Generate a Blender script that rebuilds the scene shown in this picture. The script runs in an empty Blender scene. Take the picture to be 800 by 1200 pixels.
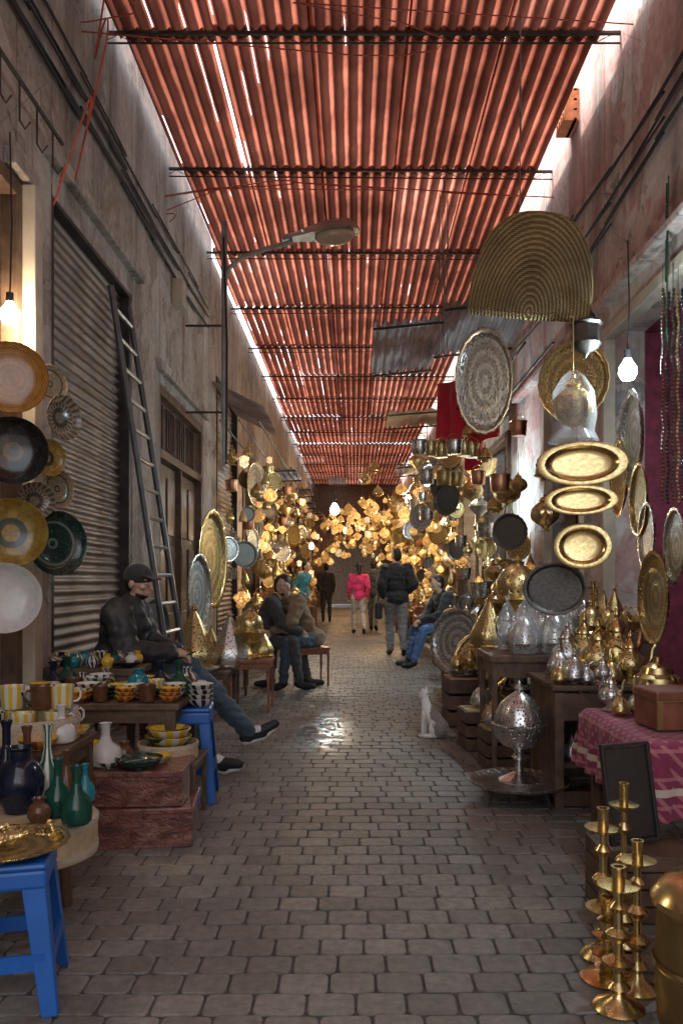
import bpy, bmesh, math, random
from mathutils import Vector, Matrix, Quaternion, noise
R=random.Random(11); PI=math.pi; sc=bpy.context.scene; C=sc.collection
F=933.0; CZ=1.26
V=Vector
def W(px,py,d): return V(((px-415)*d/F,d,CZ-(py-680)*d/F))
def ON(px,py,z):
    d=F*(CZ-z)/(py-680); return V(((px-415)*d/F,d,z))
ORD='first second third fourth fifth sixth seventh eighth ninth tenth eleventh twelfth thirteenth fourteenth fifteenth sixteenth seventeenth eighteenth nineteenth twentieth'.split()
TENS={2:'twenty',3:'thirty',4:'forty',5:'fifty',6:'sixty',7:'seventy',8:'eighty',9:'ninety'}
def ordn(i):
    if i<20: return ORD[i]
    n=i+1; t,u=divmod(n,10)
    pre='' if t<10 else ('hundred-and-' if t<20 else 'two-hundred-and-')
    t%=10
    if t==0 and u==0: return {'hundred-and-':'hundredth','two-hundred-and-':'two-hundredth'}[pre]
    if t<2: return pre+ORD[(n%100)-1]
    return pre+(TENS[t]+'-'+ORD[u-1] if u else TENS[t][:-1]+'ieth')
# ------------------------------------------------------------ mesh builder
class MB:
    def __init__(s): s.v=[];s.f=[];s.m=[];s.s=[]
    def add(s,vs,fs,mi=0,sm=False,M=None):
        b=len(s.v); s.v+=[tuple(M@V(v)) if M else tuple(v) for v in vs]
        for f in fs: s.f.append([b+i for i in f]); s.m.append(mi); s.s.append(sm)
        return s
    def box(s,c,d,M=None,mi=0,tz=1.0):
        x,y,z=d[0]/2,d[1]/2,d[2]/2
        vs=[(c[0]+i*x*(tz if k<0 else 1),c[1]+j*y*(tz if k<0 else 1),c[2]+k*z) for k in(-1,1) for j in(-1,1) for i in(-1,1)]
        return s.add(vs,[(0,2,3,1),(4,5,7,6),(0,1,5,4),(2,6,7,3),(0,4,6,2),(1,3,7,5)],mi,False,M)
    def lathe(s,prof,seg=24,M=None,mi=0,fl=0,nf=8,sm=True):
        vs=[];idx=[]
        for r,z in prof:
            if r<1e-5: idx.append([len(vs)]*seg); vs.append((0,0,z))
            else:
                ring=[]
                for k in range(seg):
                    a=2*PI*k/seg; rr=r*(1+fl*math.cos(nf*a)); ring.append(len(vs)); vs.append((rr*math.cos(a),rr*math.sin(a),z))
                idx.append(ring)
        fs=[]
        for A,B in zip(idx,idx[1:]):
            for k in range(seg):
                q=[]
                for i in (A[k],A[(k+1)%seg],B[(k+1)%seg],B[k]):
                    if i not in q: q.append(i)
                if len(q)>2: fs.append(q)
        return s.add(vs,fs,mi,sm,M)
    def tube(s,path,r,seg=8,mi=0,M=None):
        P=[V(p) for p in path]; n=len(P); rs=r if isinstance(r,(list,tuple)) else [r]*n
        t=(P[1]-P[0]).normalized(); up=V((0,0,1)) if abs(t.z)<.9 else V((1,0,0)); u=t.cross(up).normalized()
        vs=[]
        for i in range(n):
            t=(P[min(i+1,n-1)]-P[max(i-1,0)])
            if t.length<1e-9: t=V((0,0,1))
            t.normalize()
            u=(u-t*u.dot(t)); 
            if u.length<1e-6: u=t.orthogonal()
            u.normalize(); w=t.cross(u)
            for k in range(seg):
                a=2*PI*k/seg; vs.append(P[i]+(u*math.cos(a)+w*math.sin(a))*rs[i])
        fs=[(i*seg+k,i*seg+(k+1)%seg,(i+1)*seg+(k+1)%seg,(i+1)*seg+k) for i in range(n-1) for k in range(seg)]
        fs+=[tuple(reversed(range(seg))),tuple((n-1)*seg+k for k in range(seg))]
        return s.add(vs,fs,mi,True,M)
    def cap(s,p0,r0,p1,r1,seg=12):   # tapered capsule
        p0,p1=V(p0),V(p1); L=(p1-p0).length; 
        q=(p1-p0).to_track_quat('Z','Y') if L>1e-6 else V((0,0,1)).to_track_quat('Z','Y')
        pr=[(r0*math.sin(a),-r0*math.cos(a)) for a in [i*PI/2/4 for i in range(5)]]
        pr+=[(r1*math.cos(a),L+r1*math.sin(a)) for a in [i*PI/2/4 for i in range(5)]]
        pr[0]=(0,-r0);pr[-1]=(0,L+r1)
        return s.lathe(pr,seg,Matrix.Translation(p0)@q.to_matrix().to_4x4())
    def ell(s,c,r,M=None,seg=16):
        pr=[(math.sin(i*PI/10),-math.cos(i*PI/10)) for i in range(11)]; pr[0]=(0,-1);pr[-1]=(0,1)
        X=Matrix.Translation(V(c))@Matrix.Diagonal((r[0],r[1],r[2],1))
        return s.lathe(pr,seg,(M@X) if M else X)
    def mesh(s,name='mesh',recalc=True):
        me=bpy.data.meshes.new(name); me.from_pydata(s.v,[],s.f)
        me.polygons.foreach_set('use_smooth',s.s); me.polygons.foreach_set('material_index',s.m)
        if recalc:
            b=bmesh.new(); b.from_mesh(me); bmesh.ops.recalc_face_normals(b,faces=b.faces); b.to_mesh(me); b.free()
        me.update(); return me
    def build(s,name,mats,parent=None,bev=0,recalc=True,sharp=38):
        me=s.mesh(name,recalc)
        for m in (mats if isinstance(mats,list) else [mats]): me.materials.append(m)
        if any(s.s): me.set_sharp_from_angle(angle=math.radians(sharp))
        o=bpy.data.objects.new(name,me); C.objects.link(o); o.parent=parent
        if bev:
            b=o.modifiers.new('bevel','BEVEL'); b.width=bev; b.segments=2; b.limit_method='ANGLE'
        return o
def tag(o,label,cat,group=None):
    o['label']=label; o['category']=cat
    if group: o['group']=group
    return o
def thing(name,label,cat,loc=(0,0,0),rz=0,group=None):
    o=bpy.data.objects.new(name,None); o.empty_display_size=.05; C.objects.link(o); o.location=loc; o.rotation_euler=(0,0,rz); return tag(o,label,cat,group)
KIDS={}
def dup(root,loc,rot=None,scale=None,label=None,group=None):
    r=root.copy(); C.objects.link(r); r.location=loc
    if label: r['label']=label
    if group: r['group']=group
    if rot is not None: r.rotation_mode='QUATERNION'; r.rotation_quaternion=rot
    if scale is not None: r.scale=scale if hasattr(scale,'__len__') else (scale,)*3
    def rec(src,dst):
        for ch in KIDS.get(src.name,[]):
            c=ch.copy(); C.objects.link(c); c.parent=dst; rec(ch,c)
    rec(root,r)
    return r
def reg(root):
    KIDS[root.name]=list(root.children)
    for c in root.children: KIDS[c.name]=list(c.children)
    return root
def facing(n,roll=0): return V(n).to_track_quat('Z','Y')@Quaternion((0,0,1),roll)
def rotz(a): return Quaternion((0,0,1),a)
def structure(o): o['kind']='structure'; return o
# ------------------------------------------------------------ materials
class NT:
    def __init__(s,name,**kw):
        s.m=bpy.data.materials.new(name); s.m.use_nodes=True; s.t=s.m.node_tree; s.t.nodes.clear()
        s.out=s.n('ShaderNodeOutputMaterial'); s.p=s.n('ShaderNodeBsdfPrincipled'); s.t.links.new(s.p.outputs[0],s.out.inputs[0])
        s.set(**kw)
    def set(s,**kw):
        for k,v in kw.items():
            k={'col':'Base Color','rough':'Roughness','metal':'Metallic','em':'Emission Color','es':'Emission Strength','alpha':'Alpha','coat':'Coat Weight','nor':'Normal','spec':'Specular IOR Level','sheen':'Sheen Weight'}[k]
            s.i(s.p.inputs[k],v)
        return s
    def i(s,sock,v):
        if isinstance(v,bpy.types.NodeSocket): s.t.links.new(v,sock)
        elif isinstance(v,(tuple,list)) and sock.type=='RGBA' and len(v)==3: sock.default_value=(*v,1)
        else: sock.default_value=v
    def n(s,t,**k):
        x=s.t.nodes.new(t)
        for a,b in k.items(): setattr(x,a,b)
        return x
    def co(s,kind='Object',scale=(1,1,1)):
        t=s.n('ShaderNodeTexCoord'); mp=s.n('ShaderNodeMapping'); mp.inputs['Scale'].default_value=scale
        s.t.links.new(t.outputs[kind],mp.inputs[0]); return mp.outputs[0]
    def sep(s,v):
        x=s.n('ShaderNodeSeparateXYZ'); s.t.links.new(v,x.inputs[0]); return x.outputs
    def xyz(s,k='Object'): return s.sep(s.co(k))
    def noise(s,sca,det=4,co=None,dist=0,rough=.6):
        x=s.n('ShaderNodeTexNoise'); x.inputs['Scale'].default_value=sca; x.inputs['Detail'].default_value=det; x.inputs['Distortion'].default_value=dist; x.inputs['Roughness'].default_value=rough
        s.t.links.new(co or s.co(),x.inputs['Vector']); return x.outputs[0]
    def vor(s,sca,co=None,feature='F1'):
        x=s.n('ShaderNodeTexVoronoi',feature=feature); x.inputs['Scale'].default_value=sca; s.t.links.new(co or s.co(),x.inputs['Vector']); return x.outputs['Distance']
    def ramp(s,f,st):
        x=s.n('ShaderNodeValToRGB'); e=x.color_ramp.elements
        while len(e)<len(st): e.new(.5)
        for a,(p,c) in zip(e,st): a.position=p; a.color=(*c,1) if hasattr(c,'__len__') else (c,c,c,1)
        s.i(x.inputs[0],f); return x.outputs[0]
    def mix(s,f,a,b,mode='MIX'):
        x=s.n('ShaderNodeMix',data_type='RGBA',blend_type=mode); s.i(x.inputs[0],f); s.i(x.inputs[6],a); s.i(x.inputs[7],b); return x.outputs[2]
    def ma(s,op,a,b=0.0,c=0.0):
        x=s.n('ShaderNodeMath',operation=op); s.i(x.inputs[0],a); s.i(x.inputs[1],b); s.i(x.inputs[2],c); return x.outputs[0]
    def bump(s,h,st=.3,d=.01):
        x=s.n('ShaderNodeBump'); s.i(x.inputs['Strength'],st); x.inputs['Distance'].default_value=d; s.i(x.inputs['Height'],h); return x.outputs[0]
    def polar(s):
        X,Y,Z=s.xyz(); r=s.ma('SQRT',s.ma('ADD',s.ma('MULTIPLY',X,X),s.ma('MULTIPLY',Y,Y))); return r,s.ma('ARCTAN2',Y,X),Z
    def rnd(s): return s.n('ShaderNodeObjectInfo').outputs['Random']
def simple(name,col,rough=.6,metal=0,var=.35,sc_=12,bump=.15,bd=.004,**kw):
    t=NT(name,rough=rough,metal=metal,**kw); f=t.noise(sc_,5)
    d=tuple(c*(1-var) for c in col); l=tuple(min(1,c*(1+var)) for c in col)
    t.set(col=t.ramp(f,[(.3,d),(.7,l)])); 
    if bump: t.set(nor=t.bump(t.noise(sc_*4,3),bump,bd))
    return t.m
def plaster(name,a,b,c,d,pk=None):
    t=NT(name,rough=.9); co=t.co()
    n1=t.noise(.9,9,co,1.0,.68); n2=t.noise(1.7,10,co,.7,.72); n3=t.noise(16,6,co)
    col=t.ramp(n1,[(.34,a),(.48,b),(.64,c)])
    pm=t.ramp(n2,[(.56,0.),(.575,.85)]); col=t.mix(pm,col,d)
    if pk: col=t.mix(t.ramp(t.noise(1.1,9,t.co('Object',(1,1,.8)),.8),[(.52,0.),(.545,.8)]),col,pk)
    sx=t.noise(1.0,7,t.co('Object',(3.0,3.0,.3)),.3)
    col=t.mix(t.ramp(sx,[(.50,0.),(.74,.75)]),col,tuple(x*.3 for x in a))
    col=t.mix(.6,col,t.ramp(n3,[(.3,(.6,.6,.6)),(.7,(1.15,1.15,1.15))]),'MULTIPLY')
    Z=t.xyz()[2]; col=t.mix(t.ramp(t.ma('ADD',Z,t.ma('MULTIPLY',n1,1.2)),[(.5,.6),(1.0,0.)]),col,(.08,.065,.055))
    cr=t.ramp(t.vor(.8,t.co(),'DISTANCE_TO_EDGE'),[(0.0,.4),(.005,0.)]); col=t.mix(cr,col,(.06,.05,.045))
    h=t.ma('ADD',t.ma('MULTIPLY',n3,.5),t.ma('MULTIPLY',t.ramp(n2,[(.56,0.),(.575,1.)]),-.8))
    t.set(col=col,nor=t.bump(h,.7,.02)); return t.m
M={}
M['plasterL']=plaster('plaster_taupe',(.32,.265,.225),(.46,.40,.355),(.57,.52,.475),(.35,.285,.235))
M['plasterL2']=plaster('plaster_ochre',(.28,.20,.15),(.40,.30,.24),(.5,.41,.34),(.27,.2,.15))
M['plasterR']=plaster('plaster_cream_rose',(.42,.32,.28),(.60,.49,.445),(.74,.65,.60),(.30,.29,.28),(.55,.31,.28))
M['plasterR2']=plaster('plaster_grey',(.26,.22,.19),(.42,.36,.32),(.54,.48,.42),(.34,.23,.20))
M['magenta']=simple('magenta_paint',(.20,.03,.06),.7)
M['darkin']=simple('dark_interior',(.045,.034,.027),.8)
M['shutter']=simple('brown_roller_shutter',(.17,.12,.095),.5,.2,.4,3,.3)
M['iron']=simple('dark_iron',(.05,.043,.04),.55,.5,.4,8)
M['irongrey']=simple('grey_iron',(.30,.30,.29),.4,.4,.25,8)
M['ladder']=simple('dark_grey_metal',(.10,.105,.11),.45,.4,.3,8)
M['wood']=simple('dark_wood',(.11,.065,.04),.55,0,.5,9)
M['woodred']=simple('red_brown_wood',(.22,.075,.04),.45,0,.4,9)
M['woodpale']=simple('pale_wood',(.5,.37,.22),.6,0,.25,14)
M['cream']=simple('cream_paint',(.5,.43,.34),.65,0,.2,6)
M['blue']=simple('blue_plastic',(.012,.11,.42),.38,0,.15,3,.05)
M['black']=simple('black_rubber',(.012,.012,.013),.6)
M['string']=simple('grey_string',(.2,.18,.16),.8)
M['redcable']=simple('red_cable',(.35,.06,.03),.5)
M['tape']=NT('pale_tape',col=(.25,.2,.16),rough=.3).m
def doorwood():
    t=NT('carved_door_wood',rough=.5); n=t.noise(4,6,t.co('Object',(6,6,.6)),.5); t.set(col=t.ramp(n,[(.3,(.055,.028,.018)),(.7,(.16,.085,.055))]),nor=t.bump(n,.3,.005)); return t.m
M['door']=doorwood()
def paver():
    t=NT('stone_paver'); g=t.n('ShaderNodeNewGeometry'); rn=g.outputs['Random Per Island']
    n=t.noise(26,6); n2=t.noise(.9,6,None,.6); n3=t.noise(130,3)
    col=t.ramp(rn,[(0,(.175,.155,.134)),(.5,(.215,.195,.172)),(1,(.26,.238,.212))])
    col=t.mix(.8,col,t.ramp(n,[(.25,(.5,.49,.48)),(.75,(1.25,1.23,1.2))]),'MULTIPLY')
    col=t.mix(.8,col,t.ramp(n2,[(.35,(.55,.55,.55)),(.65,(1.2,1.18,1.13))]),'MULTIPLY')
    sx=t.sep(g.outputs['Position'])
    dx=t.ma('MULTIPLY',t.ma('SUBTRACT',sx[0],-.28),2.6); dy=t.ma('MULTIPLY',t.ma('SUBTRACT',sx[1],6.7),.75)
    dist=t.ma('SQRT',t.ma('ADD',t.ma('MULTIPLY',dx,dx),t.ma('MULTIPLY',dy,dy)))
    wet=t.ma('MULTIPLY',t.ramp(dist,[(.3,1.),(.9,0.)]),t.ramp(t.noise(6,5),[(.44,0.),(.5,1.)]))
    rr=t.ramp(n2,[(.35,.46),(.65,.64)]); rr=t.mix(wet,rr,(.09,.09,.09))
    col=t.mix(wet,col,(.10,.095,.09))
    st=t.ma('SUBTRACT',.55,t.ma('MULTIPLY',wet,.40))
    t.set(col=col,rough=rr,nor=t.bump(t.ma('ADD',n,t.ma('MULTIPLY',n3,.5)),st,.007)); return t.m
M['paver']=paver()
M['soil']=simple('joint_sand',(.075,.066,.057),.95,0,.4,30,.5)
def roofm(name,bright,dark,tr,rib=True):
    t=NT(name); t.t.nodes.remove(t.p); co=t.co('Object'); gp=t.n('ShaderNodeNewGeometry').outputs['Position']
    n=t.noise(1.6,7,co,.4); n2=t.noise(7,5,t.co('Object',(6,.4,1))); n4=t.noise(.55,5,gp,.6)
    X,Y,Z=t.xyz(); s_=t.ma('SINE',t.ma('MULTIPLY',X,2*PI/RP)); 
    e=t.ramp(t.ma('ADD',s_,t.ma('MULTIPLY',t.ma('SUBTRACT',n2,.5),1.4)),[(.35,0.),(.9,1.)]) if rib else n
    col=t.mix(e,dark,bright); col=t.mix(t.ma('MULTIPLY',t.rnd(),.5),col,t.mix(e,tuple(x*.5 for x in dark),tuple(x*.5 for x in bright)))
    col=t.mix(.75,col,t.ramp(n,[(.32,(.35,.30,.28)),(.66,(1.15,1.1,1.08))]),'MULTIPLY')
    if rib: col=t.mix(.85,col,t.ramp(n4,[(.36,(.4,.37,.35)),(.64,(1.2,1.2,1.15))]),'MULTIPLY')
    a=t.n('ShaderNodeBsdfDiffuse'); b=t.n('ShaderNodeBsdfTranslucent'); mx=t.n('ShaderNodeMixShader'); mx.inputs[0].default_value=tr
    t.i(a.inputs[0],t.mix(.5,col,(.28,.12,.09)) if rib else col); t.i(b.inputs[0],col); t.t.links.new(a.outputs[0],mx.inputs[1]); t.t.links.new(b.outputs[0],mx.inputs[2])
    last=mx.outputs[0]
    if rib:   # broken splits along the ribs, mostly towards the left eaves, let daylight through
        mp=t.n('ShaderNodeMapping'); mp.inputs['Scale'].default_value=(5,.55,1); t.t.links.new(gp,mp.inputs[0]); nn=t.noise(1.0,3,mp.outputs[0])
        px=t.sep(gp)[0]; thr=t.ramp(t.ma('MULTIPLY_ADD',px,.25,.5),[(.05,.0),(.45,.11),(1.0,.15)])
        hole=t.ma('MULTIPLY',t.ma('GREATER_THAN',s_,.972),t.ma('GREATER_THAN',nn,t.ma('ADD',thr,.55)))
        tp=t.n('ShaderNodeBsdfTransparent'); m2=t.n('ShaderNodeMixShader'); t.i(m2.inputs[0],hole); t.t.links.new(last,m2.inputs[1]); t.t.links.new(tp.outputs[0],m2.inputs[2]); last=m2.outputs[0]
    t.t.links.new(last,t.out.inputs[0]); return t.m
RP=.128
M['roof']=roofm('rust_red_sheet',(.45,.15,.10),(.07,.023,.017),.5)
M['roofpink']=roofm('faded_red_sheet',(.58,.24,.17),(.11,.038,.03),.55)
M['corr']=roofm('grey_corrugated_sheet',(.55,.55,.56),(.33,.33,.35),.4,False)
M['pale']=roofm('pale_awning_sheet',(.7,.62,.52),(.45,.38,.32),.4,False)
def metal(name,c,rough=.28,pat=None,var=.35,em=None):
    t=NT(name,metal=1.0); n=t.noise(7,5); h=t.noise(40,3); col=t.ramp(n,[(.3,tuple(x*(1-var) for x in c)),(.7,c)])
    if pat=='radial':
        r,th,z=t.polar(); a=t.ma('MULTIPLY',t.ma('SINE',t.ma('MULTIPLY',th,28)),t.ma('SINE',t.ma('MULTIPLY',r,60)))
        b=t.ma('ADD',a,t.ma('MULTIPLY',t.ma('SINE',t.ma('MULTIPLY',r,26)),1.2)); g=t.ramp(b,[(.1,0.),(.5,1.)])
        v=t.ramp(t.vor(16),[(.1,0.),(.45,1.)]); g=t.mix(.5,g,v); col=t.mix(g,tuple(x*.28 for x in c),col); t.set(nor=t.bump(g,.6,.02))
    elif pat=='chase':
        v=t.vor(22); g=t.ramp(v,[(.12,0.),(.4,1.)]); col=t.mix(g,tuple(x*.18 for x in c),col); t.set(nor=t.bump(g,.6,.02))
    elif pat=='fine':
        v=t.vor(34); g=t.ramp(v,[(.22,0.),(.36,1.)]); col=t.mix(g,tuple(x*.06 for x in c),col); t.set(nor=t.bump(g,.6,.012))
    elif pat!='smooth': t.set(nor=t.bump(h,.12,.01))
    if em:
        v=t.vor(em[0]); g=t.ramp(v,[(.10,1.),(.38,0.)]); t.set(em=em[1],es=t.ma('MULTIPLY',t.ma('ADD',g,.10),t.ma('MULTIPLY',t.ma('ADD',t.ma('MULTIPLY',t.rnd(),t.rnd()),.25),em[2])))
    t.set(col=col,rough=t.ramp(n,[(.3,rough+.14),(.7,rough)])); return t.m
G=(.82,.62,.29); S=(.76,.75,.72)
M['brass']=metal('polished_brass',G,.18,'smooth'); M['brassbasin']=metal('smooth_brass_basin',G,.16,'smooth',.25); M['brassold']=metal('tarnished_brass',(.5,.35,.15),.38)
M['brasseng']=metal('engraved_brass',G,.28,'radial'); M['brasschase']=metal('chased_brass',G,.26,'chase'); M['brassfine']=metal('pierced_brass',G,.28,'fine')
M['silver']=metal('silver_metal',S,.2,'smooth'); M['silvereng']=metal('engraved_silver',S,.3,'radial'); M['silverchase']=metal('chased_silver',S,.28,'chase'); M['silverfine']=metal('pierced_silver',S,.28,'fine')
M['copper']=metal('copper',(.75,.38,.24),.28); M['pewter']=metal('dark_pewter',(.16,.15,.14),.4)
M['glow']=metal('lit_pierced_brass',G,.3,'fine',em=(11,(1,.50,.14),6.5))
M['glowwhite']=metal('lit_white_lamp',G,.3,None,em=(10,(1,.72,.38),7.0))
M['plastic']=NT('clear_plastic_wrap',col=(.85,.87,.9),rough=.12,alpha=.22,spec=.9).m
def emis(name,c,s): return NT(name,col=c,em=c,es=s).m
M['bulbwarm']=emis('warm_bulb',(1,.78,.5),40); M['bulbcool']=emis('cool_bulb',(.66,.92,1),45)
def ceram(name,a,b,c,n=12,k=16):
    t=NT(name,rough=.22,coat=.25); r,th,z=t.polar()
    p=t.ma('MULTIPLY',t.ma('SINE',t.ma('MULTIPLY',th,n)),t.ma('SINE',t.ma('MULTIPLY',r,k)))
    col=t.mix(t.ramp(p,[(.05,0.),(.12,1.)]),a,b)
    q=t.ma('SINE',t.ma('MULTIPLY',r,k*.5)); col=t.mix(t.ramp(q,[(.88,0.),(.93,1.)]),col,c)
    v=t.ramp(t.vor(14),[(.15,1.),(.22,0.)]); col=t.mix(t.ma('MULTIPLY',v,.7),col,c)
    col=t.mix(.8,col,t.ramp(t.noise(5,5),[(.3,(.55,.55,.55)),(.7,(1.15,1.15,1.15))]),'MULTIPLY')
    t.set(col=col); return t.m
M['cOrange']=ceram('orange_gold_weave',(.42,.17,.03),(.55,.28,.07),(.30,.11,.025),34,80)
M['cBlack']=ceram('black_pattern_glaze',(.012,.013,.013),(.022,.022,.018),(.16,.085,.025),8,14)
M['cYellow']=ceram('yellow_green_glaze',(.30,.18,.03),(.36,.24,.05),(.02,.05,.03),6,9)
M['cGreen']=ceram('dark_green_glaze',(.008,.035,.03),(.012,.05,.042),(.18,.22,.18),14,24)
M['cWhite']=simple('white_glaze',(.6,.58,.54),.18,0,.1,5,.02)
M['cGrey']=ceram('tan_pattern_glaze',(.26,.22,.14),(.34,.28,.17),(.06,.055,.045),18,22)
M['cSpiral']=ceram('tan_black_glaze',(.34,.29,.21),(.12,.10,.08),(.06,.05,.04),20,9)
def stripes(name,a,b,n=9,zig=0,edge=.05):
    t=NT(name,rough=.16,coat=.4); r,th,z=t.polar(); x=t.ma('MULTIPLY',th,n)
    if zig: x=t.ma('ADD',x,t.ma('MULTIPLY',z,zig))
    t.set(col=t.mix(t.ramp(t.ma('SINE',x),[(0,0.),(edge,1.)]),a,b)); return t.m
M['sYellow']=stripes('yellow_white_stripes',(.62,.6,.52),(.65,.42,.03)); M['sBlack']=stripes('black_white_stripes',(.6,.57,.5),(.02,.02,.025),8,2)
M['sGreen']=stripes('green_white_stripes',(.55,.55,.45),(.02,.10,.07),7); M['sBlue']=stripes('blue_yellow_stripes',(.02,.12,.3),(.6,.4,.05),6,20); M['sRed']=stripes('orange_red_stripes',(.4,.08,.03),(.65,.3,.05),8)
M['gGreen']=simple('green_glaze',(.008,.06,.04),.12,0,.3,5,.02); M['gNavy']=simple('navy_glaze',(.010,.014,.03),.12,0,.3,5,.02); M['gBrown']=simple('brown_glaze',(.12,.05,.025),.15,0,.3,5,.02)
M['gTurq']=simple('turquoise_glaze',(.02,.20,.24),.15,0,.3,5,.02); M['gYellow']=simple('yellow_glaze',(.6,.38,.04),.15,0,.2,5,.02)
def cardb():
    t=NT('wrapped_red_cardboard',rough=.28,coat=.5); n=t.noise(5,7,t.co('Object',(1,1,2.5)),1.2); n2=t.noise(14,4,None,2.8); t.set(col=t.ramp(n,[(.38,(.10,.035,.028)),(.50,(.19,.06,.045)),(.60,(.26,.12,.09)),(.70,(.30,.20,.16))]),nor=t.bump(n2,.9,.02)); return t.m
M['card']=cardb()
def straw():
    t=NT('braided_straw',rough=.8); X,Y,Z=t.xyz(); r=t.ma('SQRT',t.ma('ADD',t.ma('MULTIPLY',X,X),t.ma('MULTIPLY',t.ma('MULTIPLY',Z,Z),.36)))
    b=t.ma('SINE',t.ma('MULTIPLY',r,300)); s2=t.ma('SINE',t.ma('MULTIPLY',t.ma('ADD',Z,t.ma('MULTIPLY',r,.3)),420)); n=t.noise(5,7)
    h=t.ma('ADD',b,t.ma('MULTIPLY',s2,.5)); col=t.mix(t.ramp(h,[(-.5,0.),(.6,1.)]),(.22,.155,.065),(.52,.40,.19)); col=t.mix(.9,col,t.ramp(n,[(.3,(.45,.42,.36)),(.7,(1.15,1.15,1.1))]),'MULTIPLY')
    t.set(col=col,nor=t.bump(h,.8,.01)); return t.m
M['straw']=straw()
def cloth(name,c,c2=None,st=0):
    t=NT(name,rough=.85,sheen=.15); n=t.noise(9,5); col=t.ramp(n,[(.3,tuple(x*.7 for x in c)),(.7,c)])
    if st:
        x,y,z=t.xyz(); a=t.ma('ADD',x,z); s_=t.ma('MULTIPLY',t.ma('SINE',t.ma('MULTIPLY',y,st)),t.ma('SINE',t.ma('MULTIPLY',a,st))); col=t.mix(t.ramp(s_,[(.3,0.),(.5,.6)]),col,c2)
        s2=t.ma('SINE',t.ma('MULTIPLY',z,st*.6)); col=t.mix(t.ramp(s2,[(.9,0.),(.95,.6)]),col,c2)
        band=t.ma('MULTIPLY',t.ma('GREATER_THAN',z,.40),t.ma('LESS_THAN',z,.43)); col=t.mix(band,col,(.55,.45,.36))
    t.set(col=col,nor=t.bump(t.noise(160,2),.15,.002)); return t.m
M['pinkcloth']=cloth('burgundy_woven_cloth',(.26,.03,.08),(.48,.20,.20),95); M['redcloth']=cloth('red_cloth',(.7,.02,.06))
M['puffer']=NT('black_jacket_shell',col=(.026,.026,.030),rough=.55).m
M['jblack']=cloth('black_jacket_cloth',(.025,.025,.028)); M['jeans']=cloth('dark_jeans',(.05,.085,.115)); M['jeansblue']=cloth('blue_jeans',(.07,.14,.30))
M['brown']=cloth('brown_jacket_cloth',(.26,.175,.10)); M['greyc']=cloth('grey_trouser_cloth',(.24,.23,.22)); M['pink']=cloth('pink_top_cloth',(.8,.05,.19)); M['whitec']=cloth('pale_trouser_cloth',(.6,.55,.5)); M['tealc']=cloth('blue_green_shirt_cloth',(.04,.22,.30)); M['darkc']=cloth('charcoal_cloth',(.06,.058,.06))
M['skin']=NT('skin',col=(.50,.30,.205),rough=.5).m; M['hair']=simple('dark_hair',(.015,.01,.008),.5,0,.3,60); M['eye']=NT('eye',col=(.5,.48,.45),rough=.1).m
M['sole']=simple('pale_sole',(.55,.55,.53),.5)
# ------------------------------------------------------------ setting
g=MB(); g.add([(-60,-60,-.03),(60,-60,-.03),(60,140,-.03),(-60,140,-.03)],[(0,1,2,3)]); structure(g.build('ground',M['soil']))
def pave():
    vs=[];fs=[]; y=-.6; r=random.Random(3); row=0
    while y<37:
        dy=.122*(1+r.uniform(-.02,.02)); x=-2.6+(row%2)*.076+r.uniform(-.008,.008)
        while x<2.7:
            w=.152*r.uniform(.95,1.05); gp=.0034; cx,cy=x+w/2,y+dy/2+.010*math.sin(x*.9); hw,hd=w/2-gp,dy/2-gp; a=r.uniform(-.008,.008); ca,sa=math.cos(a),math.sin(a); h=r.uniform(-.002,.002); tx,ty=r.uniform(-.015,.015),r.uniform(-.015,.015); cc=.018
            def ring(ins,z):
                q=cc; X,Y=hw-ins,hd-ins; o=[(-X+q,-Y),(X-q,-Y),(X-q*.29,-Y+q*.29),(X,-Y+q),(X,Y-q),(X-q*.29,Y-q*.29),(X-q,Y),(-X+q,Y),(-X+q*.29,Y-q*.29),(-X,Y-q),(-X,-Y+q),(-X+q*.29,-Y+q*.29)]
                return [(cx+p*ca-t*sa,cy+p*sa+t*ca,z+h+p*tx+t*ty) for p,t in o]
            b=len(vs); vs.extend(ring(0,-.03)); vs.extend(ring(0,-.005)); vs.extend(ring(.0015,-.0015)); vs.extend(ring(.005,0)); 
            for L in range(3):
                for k in range(12): k2=(k+1)%12; fs.append((b+L*12+k,b+L*12+k2,b+L*12+12+k2,b+L*12+12+k))
            fs.append(tuple(b+36+k for k in range(12))); x+=w
        y+=dy; row+=1
    me=bpy.data.meshes.new('paving'); me.from_pydata(vs,[],fs); me.materials.append(M['paver']); me.update()
    o=bpy.data.objects.new('paving',me); C.objects.link(o); structure(o)
pave()
g=MB(); g.add([(-2.7,-.6,-.008),(2.8,-.6,-.008),(2.8,37,-.008),(-2.7,37,-.008)],[(0,1,2,3)]); structure(g.build('joint_bed',M['soil']))
def wallmesh(mb,X,out,y0,y1,z1,holes,th=.35):
    cx=X+out*th/2; y=y0
    for a,b,zt in sorted(holes):
        if a>y: mb.box((cx,(y+a)/2,z1/2),(th,a-y,z1))
        mb.box((cx,(a+b)/2,(zt+z1)/2),(th,b-a,z1-zt)); y=b
    if y1>y: mb.box((cx,(y+y1)/2,z1/2),(th,y1-y,z1))
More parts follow.
